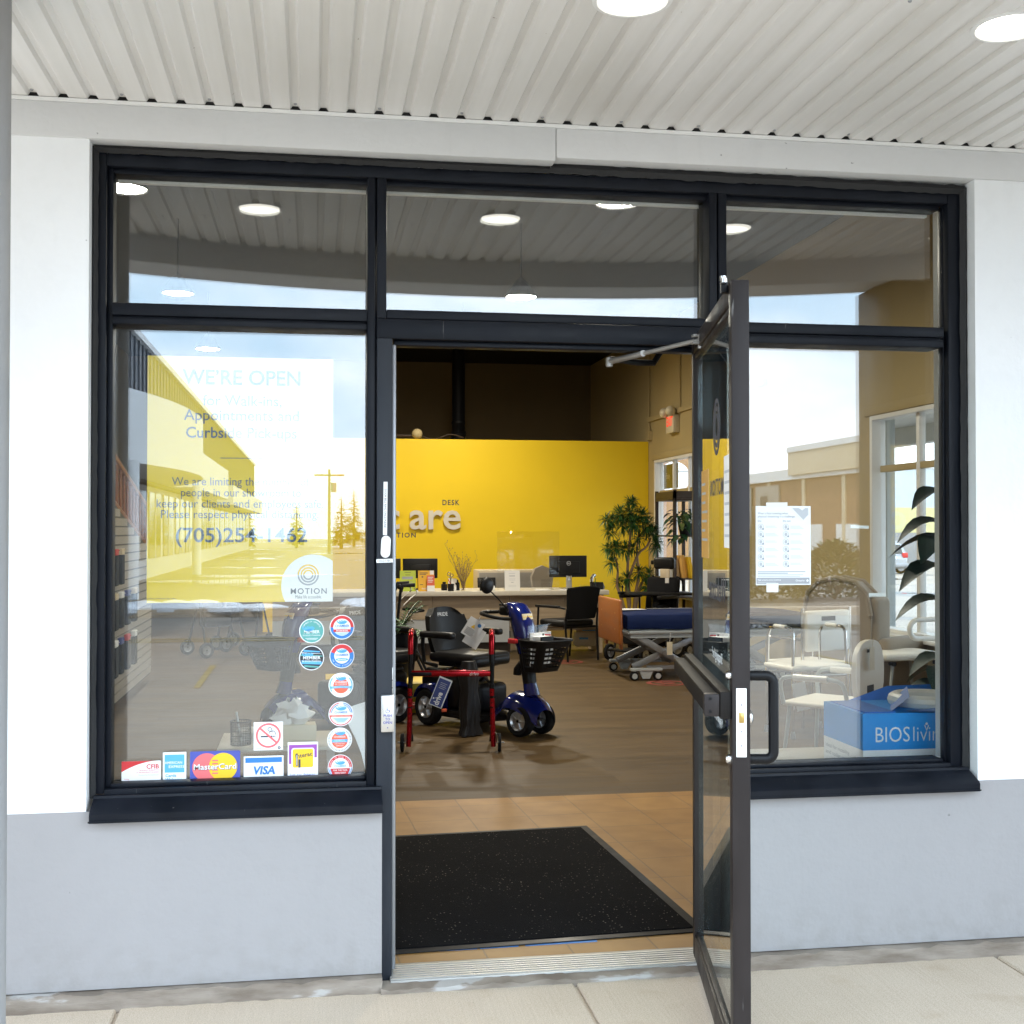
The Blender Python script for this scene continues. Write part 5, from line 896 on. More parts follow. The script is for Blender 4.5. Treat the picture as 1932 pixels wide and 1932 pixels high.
q = MB(); q.box(-.062, .062, 0, .0015, -.20, -.055); q.tube([(0, 0, 0), (0, 0, -.06)], .0015, 4); q.box(-.02, .10, .004, .0055, -.25, -.10); q.build('card', 'white_card', pt)
q = MB(); q.p2([(-.022, -.125), (.012, -.125), (-.005, -.095)], 1, 0); q.c2(.03, -.085, .014, 1, 1); 
for i in range(5): q.r2(-.045, .02 + .006 * (i % 2), -.14 - .011 * i, -.136 - .011 * i, 1, 2)
q.build('print', ['gold_print', 'blue_print', 'ink'], pt)
bg_ = thing('plastic_bag', 'clear bag with white and red papers standing in the scooter basket', 'bag', tuple(m1 @ Vector((1.02, -.02, .50))), R(-57 + 96))
q = MB(); q.box(-.13, .14, .03, .036, .02, .31, 0, .002); q.build('bag', 'clear_plastic', bg_); q = MB(); q.box(-.11, .12, .022, .027, .02, .255); q.build('booklet', 'white_card', bg_)
q = MB(); q.T = Matrix.Translation((0, .0215, 0)); q.p2([(.055, .10), (.105, .10), (.115, .235), (.05, .24)], 1, 0); q.p2([(.03, .10), (.045, .10), (.04, .245), (.02, .245)], 1, 1); q.build('print', ['red_print', 'ink'], bg_)
q = MB(); q.box(-.05, .08, -.06, .02, .0, .14, 0, .002); q.box(-.0505, .0805, -.062, -.05, .10, .1405, 1); q.tube([(.03, -.063, .09), (.035, -.063, .06), (.03, -.063, .03), (.04, -.063, .04)], .003, 5, 1); solo(q, 'charger_box', ['white_card', 'black_plastic'], 'small black and white carton in the scooter basket', 'box', tuple(m1 @ Vector((1.02, -.05, .59))), R(-57 + 96))

# ------------------------------------------------------------------ red walker
wk = thing('walker', 'folded red walking frame with small front wheels in front of the blue scooter', 'walker', (.92, 4.12, 0), R(-9))
for s_, x0 in ((-1, -.285), (1, .285)):
    q = MB(); xt = x0 * .955; xm = x0 * .965
    q.tube([(x0, 0, .035), (xm + .002, 0, .36)], .0165, 12, 0); q.tube([(xm, 0, .375), (xm, 0, .43)], .0165, 12, 0); q.tube([(xm, 0, .35), (xm, 0, .60)], .0135, 12, 1); q.tube([(xm, 0, .425), (xm, 0, .455)], .018, 12, 1); q.tube([(xm, 0, .295), (xm, 0, .302)], .018, 12, 1)
    for zz in (.40, .33, .26): q.cyl((xm, -.0175, zz), (xm, -.0155, zz), .004, n=8, mi=1)
    q.tube([(xm, 0, .59), (xt, 0, .62), (xt, .01, .68)], .016, 12, 1); q.build('leg', ['red_anodised', 'black_metal'], wk)
    q = MB(); q.tube([(xt, 0, .655)] + smooth_path([(xt, 0, .665), (xt, .005, .74), (xt, .03, .785), (xt, .09, .80), (xt, .16, .795)], 4), .0185, 12, 0); q.build('bent_tube', 'red_anodised', wk)
    q = MB(); q.tube([(xt, .15, .795), (xt, .27, .785)], .02, 12); q.build('grip', 'black_plastic', wk)
    q = MB(); q.tube([(xt, .27, .785), (xt + .01, .35, .74), (xt + (-.03 if s_ < 0 else .0), .40, .40), (xt + (-.032 if s_ < 0 else .0), .42, .03)], .0125, 10); q.lathe([(.02, 0), (.019, .03), (.014, .05)], 12, 0, Matrix.Translation((xt + (-.032 if s_ < 0 else .0), .42, 0))); q.build('leg', 'black_metal', wk)
    o = add_wheel(wk, (x0 + s_ * .042, .0, .062), .062, .022, .55, R(90), ('tyre', ['black_plastic', 'steel'])); 
    q = MB(); q.tube([(x0, 0, .14), (x0 + s_ * .02, 0, .12), (x0 + s_ * .02, 0, .062), (x0 + s_ * .075, 0, .062)], .006, 8); q.build('axle', 'steel', o)
q = MB(); q.ob((0, .0, .525), (.54, .022, .04), (0, 0, 0), 0, .009, 3); q.box(-.275, -.13, -.014, .013, .510, .535, 1, .004); q.box(-.02, .10, -.012, .012, .535, .548, 0, .004); br_ = q.build('cross_bar', ['red_anodised', 'black_metal'], wk)
q = MB(); q.T = Matrix.Translation((.155, -.0115, .5135)); q.t2('drive', 0, 0, .034, 1, 0, bold=.02, width=.062, shear=.2); q.build('lettering', 'white_card', br_)
tg = thing('hang_tag', 'navy and white hang tag leaning on the red walking frame', 'tag', (.845, 4.085, .405)); tg.rotation_euler = (R(-6), R(22), R(-8))
q = MB(); q.box(-.045, .045, 0, .002, -.10, .10); q.box(-.042, .048, .004, .007, -.10, .099); q.build('card', 'white_card', tg); q = MB(); q.r2(-.040, .040, -.095, .088, 1, 0); q.t2('drive', .018, -.045, .052, 2, 1, bold=.03, rot=90, width=.088)
for i in range(4): q.r2(-.022, .025 - .006 * (i % 2), .06 - .012 * i, .063 - .012 * i, 2, 2)
q.c2(-.028, -.052, .006, 2, 1, 10); q.build('print', ['navy_print', 'white_card', 'pale_ink'], tg)
# drooping dark bag at the scooter
q = MB(); vs = []; n = 56; rows_ = [(.54, .05, .03), (.44, .075, .045), (.33, .055, .04), (.20, .07, .05), (.08, .06, .05), (.01, .085, .06)]
for j, (z, a, b_) in enumerate(rows_):
    for i in range(n): th = 2 * pi * i / n; k_ = 1 + .22 * sin(3 * th + j * .5) + .12 * sin(7 * th + j) * (j > 1); vs.append((a * k_ * cos(th), b_ * k_ * sin(th), z))
q.add(vs, [(j * n + (i + 1) % n, j * n + i, (j + 1) * n + i, (j + 1) * n + (i + 1) % n) for j in range(5) for i in range(n)] + [tuple(range(n)), tuple(range(5 * n, 6 * n))[::-1]], 0, True)
solo(q, 'cloth_bag', 'dark_cloth', 'limp black cloth bag drooping to the floor between walker legs', 'bag', (1.12, 4.72, 0), R(20))

# ------------------------------------------------------------------ plants
def leaf(q, p, d, L, wd, mi=0, droop=.3, up=Vector((0, 0, 1)), seg=3):
    d = d.normalized(); s_ = d.cross(up); s_ = s_.normalized() if s_.length > .05 else Vector((1, 0, 0)); vs = []
    for i in range(seg + 1):
        t = i / seg; c_ = p + d * L * t - Vector((0, 0, droop * L * t * t)); w_ = wd * math.sin(pi * (.08 + .92 * t) ** .8) * .5 + .0005; nrm = s_.cross(d) * (w_ * .35)
        vs += [c_ - s_ * w_ + nrm, c_, c_ + s_ * w_ + nrm]
    q.add(vs, [(3 * i + k, 3 * i + k + 1, 3 * i + k + 4, 3 * i + k + 3) for i in range(seg) for k in (0, 1)], mi, True)
fp = thing('potted_tree', 'twisting dracaena like tree with dense green crown before the yellow wall', 'plant', (4.22, 11.9, 0))
q = MB(); q.lathe([(.15, 0), (.19, .30), (.20, .32), (.18, .32), (.16, .27), (.01, .27)], 28); q.build('pot', 'black_plastic', fp)
rnd = random.Random(5); q = MB(); lv = MB()
def tuft(c_, r, n, L=.10):
    for i in range(n):
        dd_ = Vector((rnd.gauss(0, 1), rnd.gauss(0, 1), rnd.gauss(.15, .9))).normalized(); p = Vector(c_) + dd_ * r * rnd.uniform(.05, .75); leaf(lv, p, (dd_ + Vector((0, 0, .15))), L * rnd.uniform(.7, 1.25), .0155, rnd.choice((0, 1, 1, 2)) if rnd.random() < .75 else 1, rnd.uniform(.1, .6))
trunks = [[(0, 0, .25), (-.04, 0, .5), (-.06, .02, .75), (.02, .0, 1.0), (.10, 0, 1.18), (.20, 0, 1.26), (.27, .02, 1.38)], [(-.03, .02, .25), (-.02, .04, .6), (-.05, .02, .9), (-.04, .0, 1.2), (-.01, .0, 1.5), (.0, .02, 1.75)], [(.02, -.02, .25), (.05, 0, .6), (.10, 0, .9), (.08, .02, 1.2), (.12, .02, 1.5)], [(-.06, -.02, .25), (-.16, -.02, .62), (-.20, 0, .75), (-.19, 0, .95), (-.22, 0, 1.13)], [(.03, .03, .25), (.10, .04, .62), (.16, .02, .8), (.24, 0, .86)]]
for P in trunks: sp = smooth_path(P, 5); q.tube(sp, [.026 - .014 * i / (len(sp) - 1) for i in range(len(sp))], 8)
q.build('trunk', 'bark', fp)
tips = [((.0, 0, 1.86), .10, 90), ((-.02, 0, 1.72), .17, 150), ((-.16, 0, 1.70), .13, 110), ((.15, 0, 1.68), .13, 110), ((-.26, .02, 1.62), .10, 80), ((.02, -.05, 1.58), .17, 150), ((.22, 0, 1.55), .14, 120), ((.30, .02, 1.45), .12, 100), ((.34, 0, 1.34), .09, 60), ((-.12, .03, 1.55), .12, 90), ((-.30, 0, 1.47), .09, 60), ((-.35, .0, 1.63), .07, 50), ((-.22, 0, 1.26), .13, 120), ((-.32, 0, 1.24), .09, 60), ((-.10, 0, 1.23), .12, 100), ((-.27, 0, 1.05), .08, 60), ((.02, 0, 1.25), .09, 50), ((.10, .0, 1.38), .10, 70), ((-.06, 0, .84), .10, 70), ((.10, 0, .93), .11, 80), ((.24, 0, .90), .10, 70), ((.20, 0, .74), .10, 60), ((-.18, 0, .80), .06, 30), ((.33, .0, 1.25), .07, 40)]
for c_, r, n in tips: tuft(c_, r, int(n * 1.7), .095)
lv.build('foliage', ['leaf_dark', 'leaf_mid', 'leaf_mid'], fp)
# palm on a plinth
pz = MB(); pz.box(-.45, .45, -.4, .4, 0, .24, 0, .006); solo(pz, 'display_plinth', 'yellow_plinth', 'low bright yellow display plinth behind the doorway at left', 'plinth', (.56, 6.3, 0))
pp = thing('potted_palm', 'small feathery palm in a black pot on the yellow plinth', 'plant', (.70, 6.05, .24)); q = MB(); q.lathe([(.06, 0), (.10, .08), (.125, .22), (.13, .40), (.135, .42), (.115, .42), (.10, .37), (.01, .37)], 24); q.build('pot', 'black_plastic', pp)
lv = MB(); st_ = MB()
for i in range(13):
    a = i * 2.4; e = rnd.uniform(.5, 1.25); d = Vector((cos(a) * cos(e), sin(a) * cos(e), sin(e))); L = rnd.uniform(.34, .5); P = [Vector((0, 0, .38)) + d * L * t - Vector((0, 0, .22 * t * t * (1.4 - e * .6))) for t in [j / 8 for j in range(9)]]
    st_.tube(P, [.005 - .0004 * j for j in range(9)], 5)
    for j in range(2, 9):
        for s_ in (-1, 1):
            for kk in (0, .5):
                p = P[j - 1].lerp(P[j], kk); t_ = (P[j] - P[j - 1]).normalized(); sd_ = t_.cross(Vector((0, 0, 1))).normalized() * s_; leaf(lv, p, t_ * .7 + sd_, .13 * (1.1 - .07 * j), .018, rnd.choice((0, 1)), .35)
st_.build('stem', 'leaf_mid', pp); lv.build('frond', ['leaf_dark', 'leaf_mid'], pp)

# shelf stand by the far window, with plant and books
sh = thing('display_shelf', 'dark open shelving unit in front of the far side window', 'shelf', (4.85, 12.0, 0)); q = MB()
for x, y in ((-.18, -.6), (-.18, .25), (.20, -.6), (.20, .25)): q.box(x - .02, x + .02, y - .02, y + .02, 0, 2.02)
q.build('upright', 'dark_wood', sh)
for z in (.30, .62, .86, 1.42, 1.90): q = MB(); q.box(-.2, .22, -.62, .27, z - .02, z, 0, .003); q.build('shelf_board', 'dark_wood', sh)
q = MB(); q.box(-.2, .22, -.62, .27, 1.902, 2.0); q.build('top_board', 'dark_wood', sh)
x = -.14
for i, (mt, h, w_) in enumerate((('paper', .24, .03), ('cream_plastic', .27, .04), ('orange_card', .30, .05), ('gold_print', .28, .035), ('tan_vinyl', .34, .06), ('paper', .30, .05), ('cream_plastic', .26, .04))):
    q = MB(); q.box(-w_ / 2, w_ / 2, -.1, .1, 0, h, 0, .003); solo(q, 'catalogue', mt, ('white thin', 'cream', 'orange', 'amber', 'tall tan', 'broad white', 'last cream')[i] + ' catalogue leaning on the middle board of the dark shelf', 'catalogue', (4.70 + i * .062, 11.75 - .11 * i, .862), 0, 'catalogues on the dark shelf', (0, R(-8 if i < 4 else 4), 0))
tp_ = thing('trailing_plant', 'trailing plant with broad pale leaves hanging over the dark shelf', 'plant', (4.84, 11.45, 1.42)); q = MB(); q.lathe([(.08, 0), (.11, .16), (.10, .16), (.07, .02)], 20); q.build('pot', 'black_plastic', tp_); lv = MB()
for i in range(90):
    a = rnd.uniform(0, 2 * pi); r = rnd.uniform(.03, .24); p = Vector((r * cos(a) - .06, r * sin(a), .22 + rnd.uniform(-.26, .16) - r * .4)); leaf(lv, p, Vector((cos(a), sin(a), rnd.uniform(-.6, .4))), rnd.uniform(.07, .13), .07, 0 if rnd.random() < .55 else 1, .6)
lv.build('foliage', ['leaf_dark', 'leaf_pale'], tp_)
# ------------------------------------------------------------------ fittings high up
ex = thing('exit_sign', 'emergency unit with red exit lettering on the beige side wall', 'exit sign', (5.098, 12.77, 3.0)); q = MB(); q.box(-.09, 0, -.19, .19, -.13, .12, 0, .008); q.build('housing', 'cream_plastic', ex)
q = MB(); q.T = Matrix.Translation((-.0905, 0, -.03)) @ Matrix.Rotation(R(-90), 4, 'Z'); q.t2('EXIT', 0, 0, .19, 1, 0, bold=.02, width=.30); q.build('lettering', 'exit_glow', ex)
for s_ in (-1, 1): q = MB(); q.ball((-.12, s_ * .15, .17), (.075, .075, .075), 18); q.tube([(-.05, s_ * .12, .10), (-.1, s_ * .14, .16)], .015, 8); q.build('lamp_head', 'cream_plastic', ex)
q = MB(); q.tube([(5.08, 12.5, 4.54), (5.08, 12.5, 3.12)], .012, 6); q.tube([(5.08, 14.1, 4.54), (5.08, 14.1, 3.1), (5.08, 14.05, 2.9)], .012, 6); q.box(5.06, 5.098, 9.2, 14.15, 3.14, 3.21); q.box(5.05, 5.098, 14.0, 14.15, 2.86, 3.0); solo(q, 'cable_raceway', 'beige_wall', 'beige cable raceway and drop conduits on the side wall', 'conduit')
dc = thing('duct_pipe', 'glossy black round duct dropping behind the yellow wall', 'duct', (2.32, 15.6, 0)); q = MB(); q.lathe([(.105, 2.4), (.105, 3.2), (.112, 3.21), (.112, 3.24), (.105, 3.25), (.105, 4.54)], 24, caps=False); q.build('pipe', 'black_metal', dc); q = MB()
q.lathe([(.115 + .012 * (j % 2), 2.75 + .03 * j) for j in range(12)], 24, caps=False); q.build('flexible_collar', 'black_vinyl', dc)
q = MB(); q.ball((0, 0, 0), .08, 18); q.tube([(-.35, .02, -.03), (-.05, .02, -.03)], .02, 6, 1); q.tube(smooth_path([(.05, .02, -.02), (.25, .02, -.08), (.5, .02, .0), (.7, .02, -.05)], 5), .01, 6, 1); solo(q, 'emergency_lamp', ['beige_wall', 'dark_wood'], 'pale globe lamp with cables on top of the yellow wall', 'lamp', (1.54, 14.26, 2.93))
pos = [(-1.27, 4.5), (-1.31, 8.25), (-1.33, 12.0), (2.126, 4.32), (2.04, 7.9), (2.0, 12.3)]  # the last one is added, hidden by the header, to brighten the yellow wall
lbs = ['row over the left window, nearest lamp', 'row over the left window, second lamp back', 'row over the left window, last lamp', 'row above the doorway, nearest lamp', 'row above the doorway, second lamp back', 'unseen one added to brighten the yellow wall']
bl = thing('ceiling_lamp', 'glowing high bay lamp under the black ceiling, ' + lbs[0], 'ceiling lamp', (pos[0][0], pos[0][1], 3.8), 0, 'high bay lamps under the black ceiling')
q = MB(); q.lathe([(.02, .20), (.06, .16), (.16, .02), (.165, 0), (.155, 0), (.05, .14), (.01, .16)], 28); q.tube([(0, 0, .19), (0, 0, .74)], .008, 6); q.build('reflector', 'black_metal', bl); q = MB(); q.lathe([(.148, .012), (.10, .0), (.001, -.004)], 28, caps=False); bulb = q.build('bulb', 'bay_glow_dim', bl); lit = bulb.data.copy(); lit.materials[0] = M['bay_glow']
for (x, y), l_ in zip(pos[1:], lbs[1:]):
    c_ = copy_tree(bl); c_.location = (x, y, 4.15 if y == 12.3 else 3.8); c_['label'] = 'glowing high bay lamp under the black ceiling, ' + l_
    for k_ in c_.children:
        if (x > 0 or y == 12.0) and k_.name.startswith('bulb'): k_.data = lit
# floor circles
for (x, y, lb) in ((3.40, 7.46, 'red ring floor decal in front of the bed caster'), (2.82, 9.5, 'red ring floor decal beside the visitor chair leg')):
    q = MB(); q.T = Matrix.Translation((0, 0, 0)) @ Matrix.Rotation(R(-90), 4, 'X'); q.g2(0, 0, .15, .20, 4, 0); q.g2(0, 0, .05, .12, 4, 0, 20, 160); q.g2(0, 0, .03, .09, 4, 0, 200, 340); solo(q, 'floor_decal', 'decal_red', lb, 'floor decal', (x, y, .001), 0, 'round red floor decals')

# ------------------------------------------------------------------ behind the right window
ld = MB(); ld.box(1.62, 3.4, .16, .88, .52, .56, 0, .004); ld.box(1.66, 1.70, .2, .85, 0, .52); ld.box(3.3, 3.36, .2, .85, 0, .52); ld.box(1.705, 3.29, .80, .84, .0, .52); solo(ld, 'display_ledge', 'counter_top', 'pale low display ledge inside the right hand shop window', 'ledge')
bx = thing('product_box', 'blue and white carton with open flaps behind the window corner', 'box', (2.05, .25, .56))
W, D_, H = .72, .36, .235
q = MB(); q.box(0, W, 0, D_, .0, .098, 1); q.box(0, W, 0, D_, .0982, H, 0); q.build('carton', ['box_blue', 'white_card'], bx)
q = MB(); q.T = Matrix.Translation((0, -.0006, 0)); q.t2('BIOS', .045, .128, .082, 1, 0, align='LEFT', width=.138, bold=-.004); q.t2('living', .197, .128, .082, 1, 0, align='LEFT', width=.14, bold=-.012); q.tube([(.249, -.0005, .188), (.257, -.0005, .168), (.265, -.0005, .188)], .0022, 5, 0); q.c2(.257, .193, .005, 1, 0, 12)
q.t2('This 5-in-1 device gives independence back to those with mobility', .02, .062, .017, 1, 1, align='LEFT', width=.44, shear=.15); q.t2('issues in the bathroom', .02, .038, .017, 1, 1, align='LEFT', width=.16, shear=.15)
q.T = Matrix.Translation((-.0006, D_, 0)) @ Matrix.Rotation(R(-90), 4, 'Z'); q.t2('ideal for mobility', .02, .06, .022, 1, 1, align='LEFT', width=.22); q.t2('and toilet use', .02, .033, .022, 1, 1, align='LEFT', width=.2); q.build('lettering', ['white_card', 'mid_ink'], bx)
q = MB(); 
q.add([(.16, .05, H), (.70, .0, H + .003), (.70, -.02, H + .045), (.30, -.05, H + .012)], [(0, 1, 2, 3)]); q.add([(.13, .04, H), (.26, .30, H), (.30, .24, H + .07), (.20, .02, H + .058)], [(0, 1, 2, 3)]); q.add([(.10, D_, H), (.7, D_, H), (.7, D_ + .02, H + .06), (.3, D_ + .05, H + .05)], [(3, 2, 1, 0)]); q.box(.02, .14, .02, D_ - .02, H, H + .004)
q.build('flap', 'flap_blue', bx)
q = MB(); q.tube(arcpts((.36, .20, H + .02), .12, 0, 360, 30, 'xy')[:-1], .028, 10, 0, True); solo(q, 'raised_toilet_seat', 'white_vinyl', 'cream toilet seat riser lying in the open blue carton', 'toilet seat', (2.05, .25, .56))

def tubing(t, L, r, mt, nm='frame'):
    for P in L: q = MB(); q.tube(P, r, 10); q.build(nm, mt, t)
# shower chair with round back
sc = thing('shower_chair', 'cream plastic shower chair with oval back and padded tube arms', 'shower chair', (3.215, 3.10, 0), R(42))
q = MB(); n = 24; P = []
for i in range(n): a = 2 * pi * i / n; P.append((.215 * math.copysign(abs(cos(a)) ** .8, cos(a)), .62 + .20 * math.copysign(abs(sin(a)) ** .75, sin(a))))
q.prism(P, -.215, -.185, 0, Matrix(((1, 0, 0, 0), (0, 0, 1, 0), (0, 1, 0, 0), (0, 0, 0, 1)))); q.box(-.11, .11, -.212, -.188, .40, .60, 0, .008); q.box(-.05, .05, -.2165, -.1835, .50, .545, 1); q.box(-.05, .05, -.2165, -.1835, .745, .765, 1); q.build('backrest', ['white_vinyl', 'dark_hollow'], sc)
q = MB(); q.box(-.235, .235, -.16, .26, .405, .435, 0, .014, None, 3); q.build('seat', 'white_vinyl', sc)
for s_ in (-1, 1):
    for y in (-.16, .22): q = MB(); q.tube([(s_ * .20, y, .41), (s_ * .235, y * 1.15, .02)], .0125, 10, 0); q.lathe([(.022, 0), (.018, .03), (.014, .05)], 12, 1, Matrix.Translation((s_ * .236, y * 1.155, 0))); q.build('leg', ['grey_tube', 'tyre'], sc)
    q = MB(); q.tube(smooth_path([(s_ * .245, -.18, .40), (s_ * .265, -.16, .55), (s_ * .27, -.08, .59), (s_ * .27, .18, .59), (s_ * .265, .25, .55), (s_ * .245, .24, .42)], 4), .0135, 10, 0); q.tube([(s_ * .27, -.06, .59), (s_ * .27, .16, .59)], .021, 10, 1); q.build('armrest', ['grey_tube', 'white_plastic'], sc)
q = MB(); q.box(-.035, .035, -.001, .001, -.14, 0); q.tube([(0, 0, 0), (.02, 0, .05)], .002, 4); solo(q, 'price_tag', 'cream_plastic', 'cream tag tied to the back of the oval backed shower chair', 'tag', (3.352, 2.90, .78), R(42))
# commode stool with tall tube arms
cs = thing('shower_stool', 'backless white shower stool with tall chrome tube arms', 'stool', (3.58, 4.45, 0), R(12))
q = MB(); q.box(-.25, .25, -.19, .19, .475, .515, 0, .016, None, 3); q.build('seat', 'white_vinyl', cs)
for s_ in (-1, 1):
    q = MB(); q.tube([(s_ * .235, -.17, .02), (s_ * .225, -.16, .70)] + [tuple(Vector((s_ * .225, -.10, .735)) + Vector((0, -.06 * cos(R(a)), .05 * sin(R(a))))) for a in (20, 45, 70, 90)] + [(s_ * .225, .08, .785), (s_ * .225, .13, .77), (s_ * .225, .16, .72), (s_ * .235, .17, .02)], .0115, 10, 0); q.tube([(s_ * .225, -.07, .786), (s_ * .225, .07, .786)], .018, 10, 1); q.build('side_frame', ['chrome', 'white_plastic'], cs)
    for y in (-.17, .17): q = MB(); q.lathe([(.022, 0), (.018, .03), (.013, .05)], 12, 0, Matrix.Translation((s_ * .235, y, 0))); q.build('rubber_foot', 'grey_metal', cs)
q = MB(); q.tube([(-.23, -.165, .44), (.23, -.165, .44)], .011, 8); q.tube([(-.23, .165, .44), (.23, .165, .44)], .011, 8); q.build('cross_tube', 'chrome', cs)
q = MB(); q.box(-.05, .05, -.001, .001, -.2, 0); solo(q, 'price_tag', 'paper', 'long white tag hanging under the tube arm of the backless stool', 'tag', (3.42, 4.22, .40), rot=(0, R(-12), 0))
# commode chair with square back
cc = thing('commode_chair', 'white commode chair with square back beside the tan armchair', 'commode chair', (3.80, 4.95, 0), R(20))
q = MB(); q.box(-.22, .22, -.225, -.19, .57, .88, 0, .02, None, 3); q.box(-.07, .07, -.2265, -.1885, .80, .835, 1); q.build('backrest', ['white_vinyl', 'dark_hollow'], cc)
q = MB(); q.box(-.23, .23, -.18, .22, .44, .48, 0, .015, None, 3); q.build('seat', 'white_vinyl', cc)
for s_ in (-1, 1):
    q = MB(); q.tube([(s_ * .24, -.2, .0), (s_ * .24, -.2, .9)], .0125, 10); q.build('leg', 'chrome', cc); q = MB(); q.tube(smooth_path([(s_ * .24, .2, .0), (s_ * .24, .2, .60), (s_ * .24, .14, .66), (s_ * .24, -.2, .66)], 4), .0125, 10); q.build('leg', 'chrome', cc)
# bath transfer bench with looped rail
tb = thing('transfer_bench', 'white bath bench with a thick white looped grab rail', 'bath bench', (4.62, 5.0, 0), R(8))
q = MB(); q.box(-.30, .24, -.2, .2, .475, .535, 0, .02, None, 3); q.build('seat', 'white_vinyl', tb)
q = MB(); L = [(.42, -.1, .785), (.06, -.1, .785)] + [(-.0 + .06 + .075 * cos(R(a)), -.1, .71 + .075 * sin(R(a))) for a in range(110, 260, 15)] + [(.06, -.1, .635), (.22, -.1, .635)]; q.tube(L, .02, 12); q.build('grab_rail', 'white_plastic', tb)
for x in (-.22, .18):
    for y in (-.17, .17): q = MB(); q.tube([(x, y, .47), (x * 1.25, y * 1.15, .02)], .0125, 10, 0); q.lathe([(.022, 0), (.018, .03), (.013, .05)], 12, 1, Matrix.Translation((x * 1.25, y * 1.15, 0))); q.cyl((x, y - .03, .455), (x, y + .03, .455), .018, n=12, mi=1); q.build('leg', ['grey_tube', 'tyre'], tb)
q = MB(); q.tube([(.26, -.1, .60), (.24, -.12, .48), (.25, -.14, .33)], .012, 8); q.build('rail_clamp', 'chrome', tb)
# tan wing armchair
ac = thing('armchair', 'tan fabric wing armchair with a high rounded back', 'armchair', (4.56, 5.62, 0), R(-55))
def cush(q, x0, x1, y0, y1, z0, z1, b_=.05, T=None): q.box(x0, x1, y0, y1, z0, z1, 0, b_, T, 4)
q = MB(); P = [(-.30, .42), (-.31, .80), (-.27, .98), (-.17, 1.07), (0, 1.10), (.17, 1.07), (.27, .98), (.31, .80), (.30, .42)]; q.prism(P, -.40, -.26, 0, Matrix(((1, 0, 0, 0), (0, 0, 1, 0), (0, 1, 0, 0), (0, 0, 0, 1)))); q.tube([(x, -.40, z) for x, z in P[1:-1]], .02, 8); q.tube([(x, -.26, z) for x, z in P[1:-1]], .02, 8); q.build('backrest', 'armchair_tan', ac)
q = MB(); cush(q, -.28, .28, -.26, .36, .30, .48); q.build('seat', 'armchair_tan', ac)
for s_ in (-1, 1): q = MB(); cush(q, s_ * .36 - .08, s_ * .36 + .08, -.36, .34, .05, .62, .06); cush(q, s_ * .30 - .05, s_ * .30 + .05, -.38, -.14, .55, .95, .045); q.build('arm', 'armchair_tan', ac)
q = MB(); cush(q, -.28, .28, -.36, .32, .05, .30, .03); q.build('base', 'armchair_tan', ac)
# big leafed plant at the window edge
lp_ = thing('leafy_plant', 'tall plant with large drooping dark leaves at the window edge', 'plant', (2.665, .72, .56)); q = MB(); q.lathe([(.09, 0), (.12, .20), (.13, .22), (.11, .22), (.09, .18), (.01, .18)], 24); q.build('pot', 'black_plastic', lp_)
q = MB(); q.tube(smooth_path([(0, 0, .18), (.02, 0, .5), (0, .02, .8), (.03, 0, 1.1)], 5), .011, 8); q.build('stem', 'bark', lp_); lv = MB()
for (z, a, L) in ((1.06, 200, .22), (1.00, 250, .2), (.93, 185, .24), (.85, 215, .26), (.86, 150, .24), (.74, 195, .27), (.70, 240, .22), (.60, 180, .24), (.36, 190, .2), (.30, 225, .24), (.24, 175, .22), (.18, 205, .26), (.12, 235, .22), (.30, 120, .2), (.5, 40, .24), (.8, 20, .24), (1.0, 60, .22), (.66, 310, .24), (.9, 330, .22)):
    p = Vector((.02, 0, z + .02)); d = Vector((cos(R(a)), sin(R(a)), .25)); leaf(lv, p + d * .04, d, L, L * .66, 0, .6, seg=6)
lv.build('foliage', 'leaf_teal', lp_)

# ------------------------------------------------------------------ behind the left window
tb2 = thing('side_table', 'small glass topped table inside the left hand window', 'table', (-.10, 1.42, 0)); q = MB(); q.box(-.30, .22, -.2, .22, .545, .563, 0, .004); q.build('table_top', 'counter_top', tb2)
for x in (-.26, .18):
    for y in (-.16, .18): q = MB(); q.box(x - .015, x + .015, y - .015, y + .015, 0, .545); q.build('leg', 'steel', tb2)
ts = thing('tissue_box', 'patterned tissue box with a white tissue puffing out, on the table', 'tissue box', (-.085, 1.30, .564), R(3)); q = MB(); q.box(-.10, .10, -.055, .055, 0, .085, 0, .002); q.build('box', 'cream_plastic', ts)
q = MB(); vs = []; n = 14
for j in range(6):
    for i in range(n): th = 2 * pi * i / n; r = (.03, .05, .075, .06, .07, .02)[j] * (1 + .35 * sin(2.3 * th + j) + .2 * sin(5 * th + 2 * j)); vs.append((r * 1.1 * cos(th), r * .6 * sin(th), .08 + .022 * j + .012 * sin(3 * th + j)))
q.add(vs, [(j * n + i, j * n + (i + 1) % n, (j + 1) * n + (i + 1) % n, (j + 1) * n + i) for j in range(5) for i in range(n)], 0, True); q.build('tissue', 'white_card', ts)
mc = thing('mesh_cup', 'dark wire mesh pencil cup on the small table', 'pen cup', (-.305, 1.32, .564)); q = MB()
for i in range(24): a = 2 * pi * i / 24; q.tube([(.043 * cos(a), .043 * sin(a), 0), (.043 * cos(a), .043 * sin(a), .10)], .0012, 4)
for z in (.0, .02, .04, .06, .08): q.tube([(.043 * cos(2 * pi * i / 24), .043 * sin(2 * pi * i / 24), z) for i in range(24)], .0012, 4, 0, True)
q.tube([(.045 * cos(2 * pi * i / 24), .045 * sin(2 * pi * i / 24), .10) for i in range(24)], .003, 6, 0, True); q.lathe([(.043, 0), (.043, .003)], 24); q.build('mesh', 'black_metal', mc); q = MB(); q.tube([(.0, 0, .01), (-.02, 0, .14)], .006, 6); q.build('pen', 'steel', mc)
q = MB()
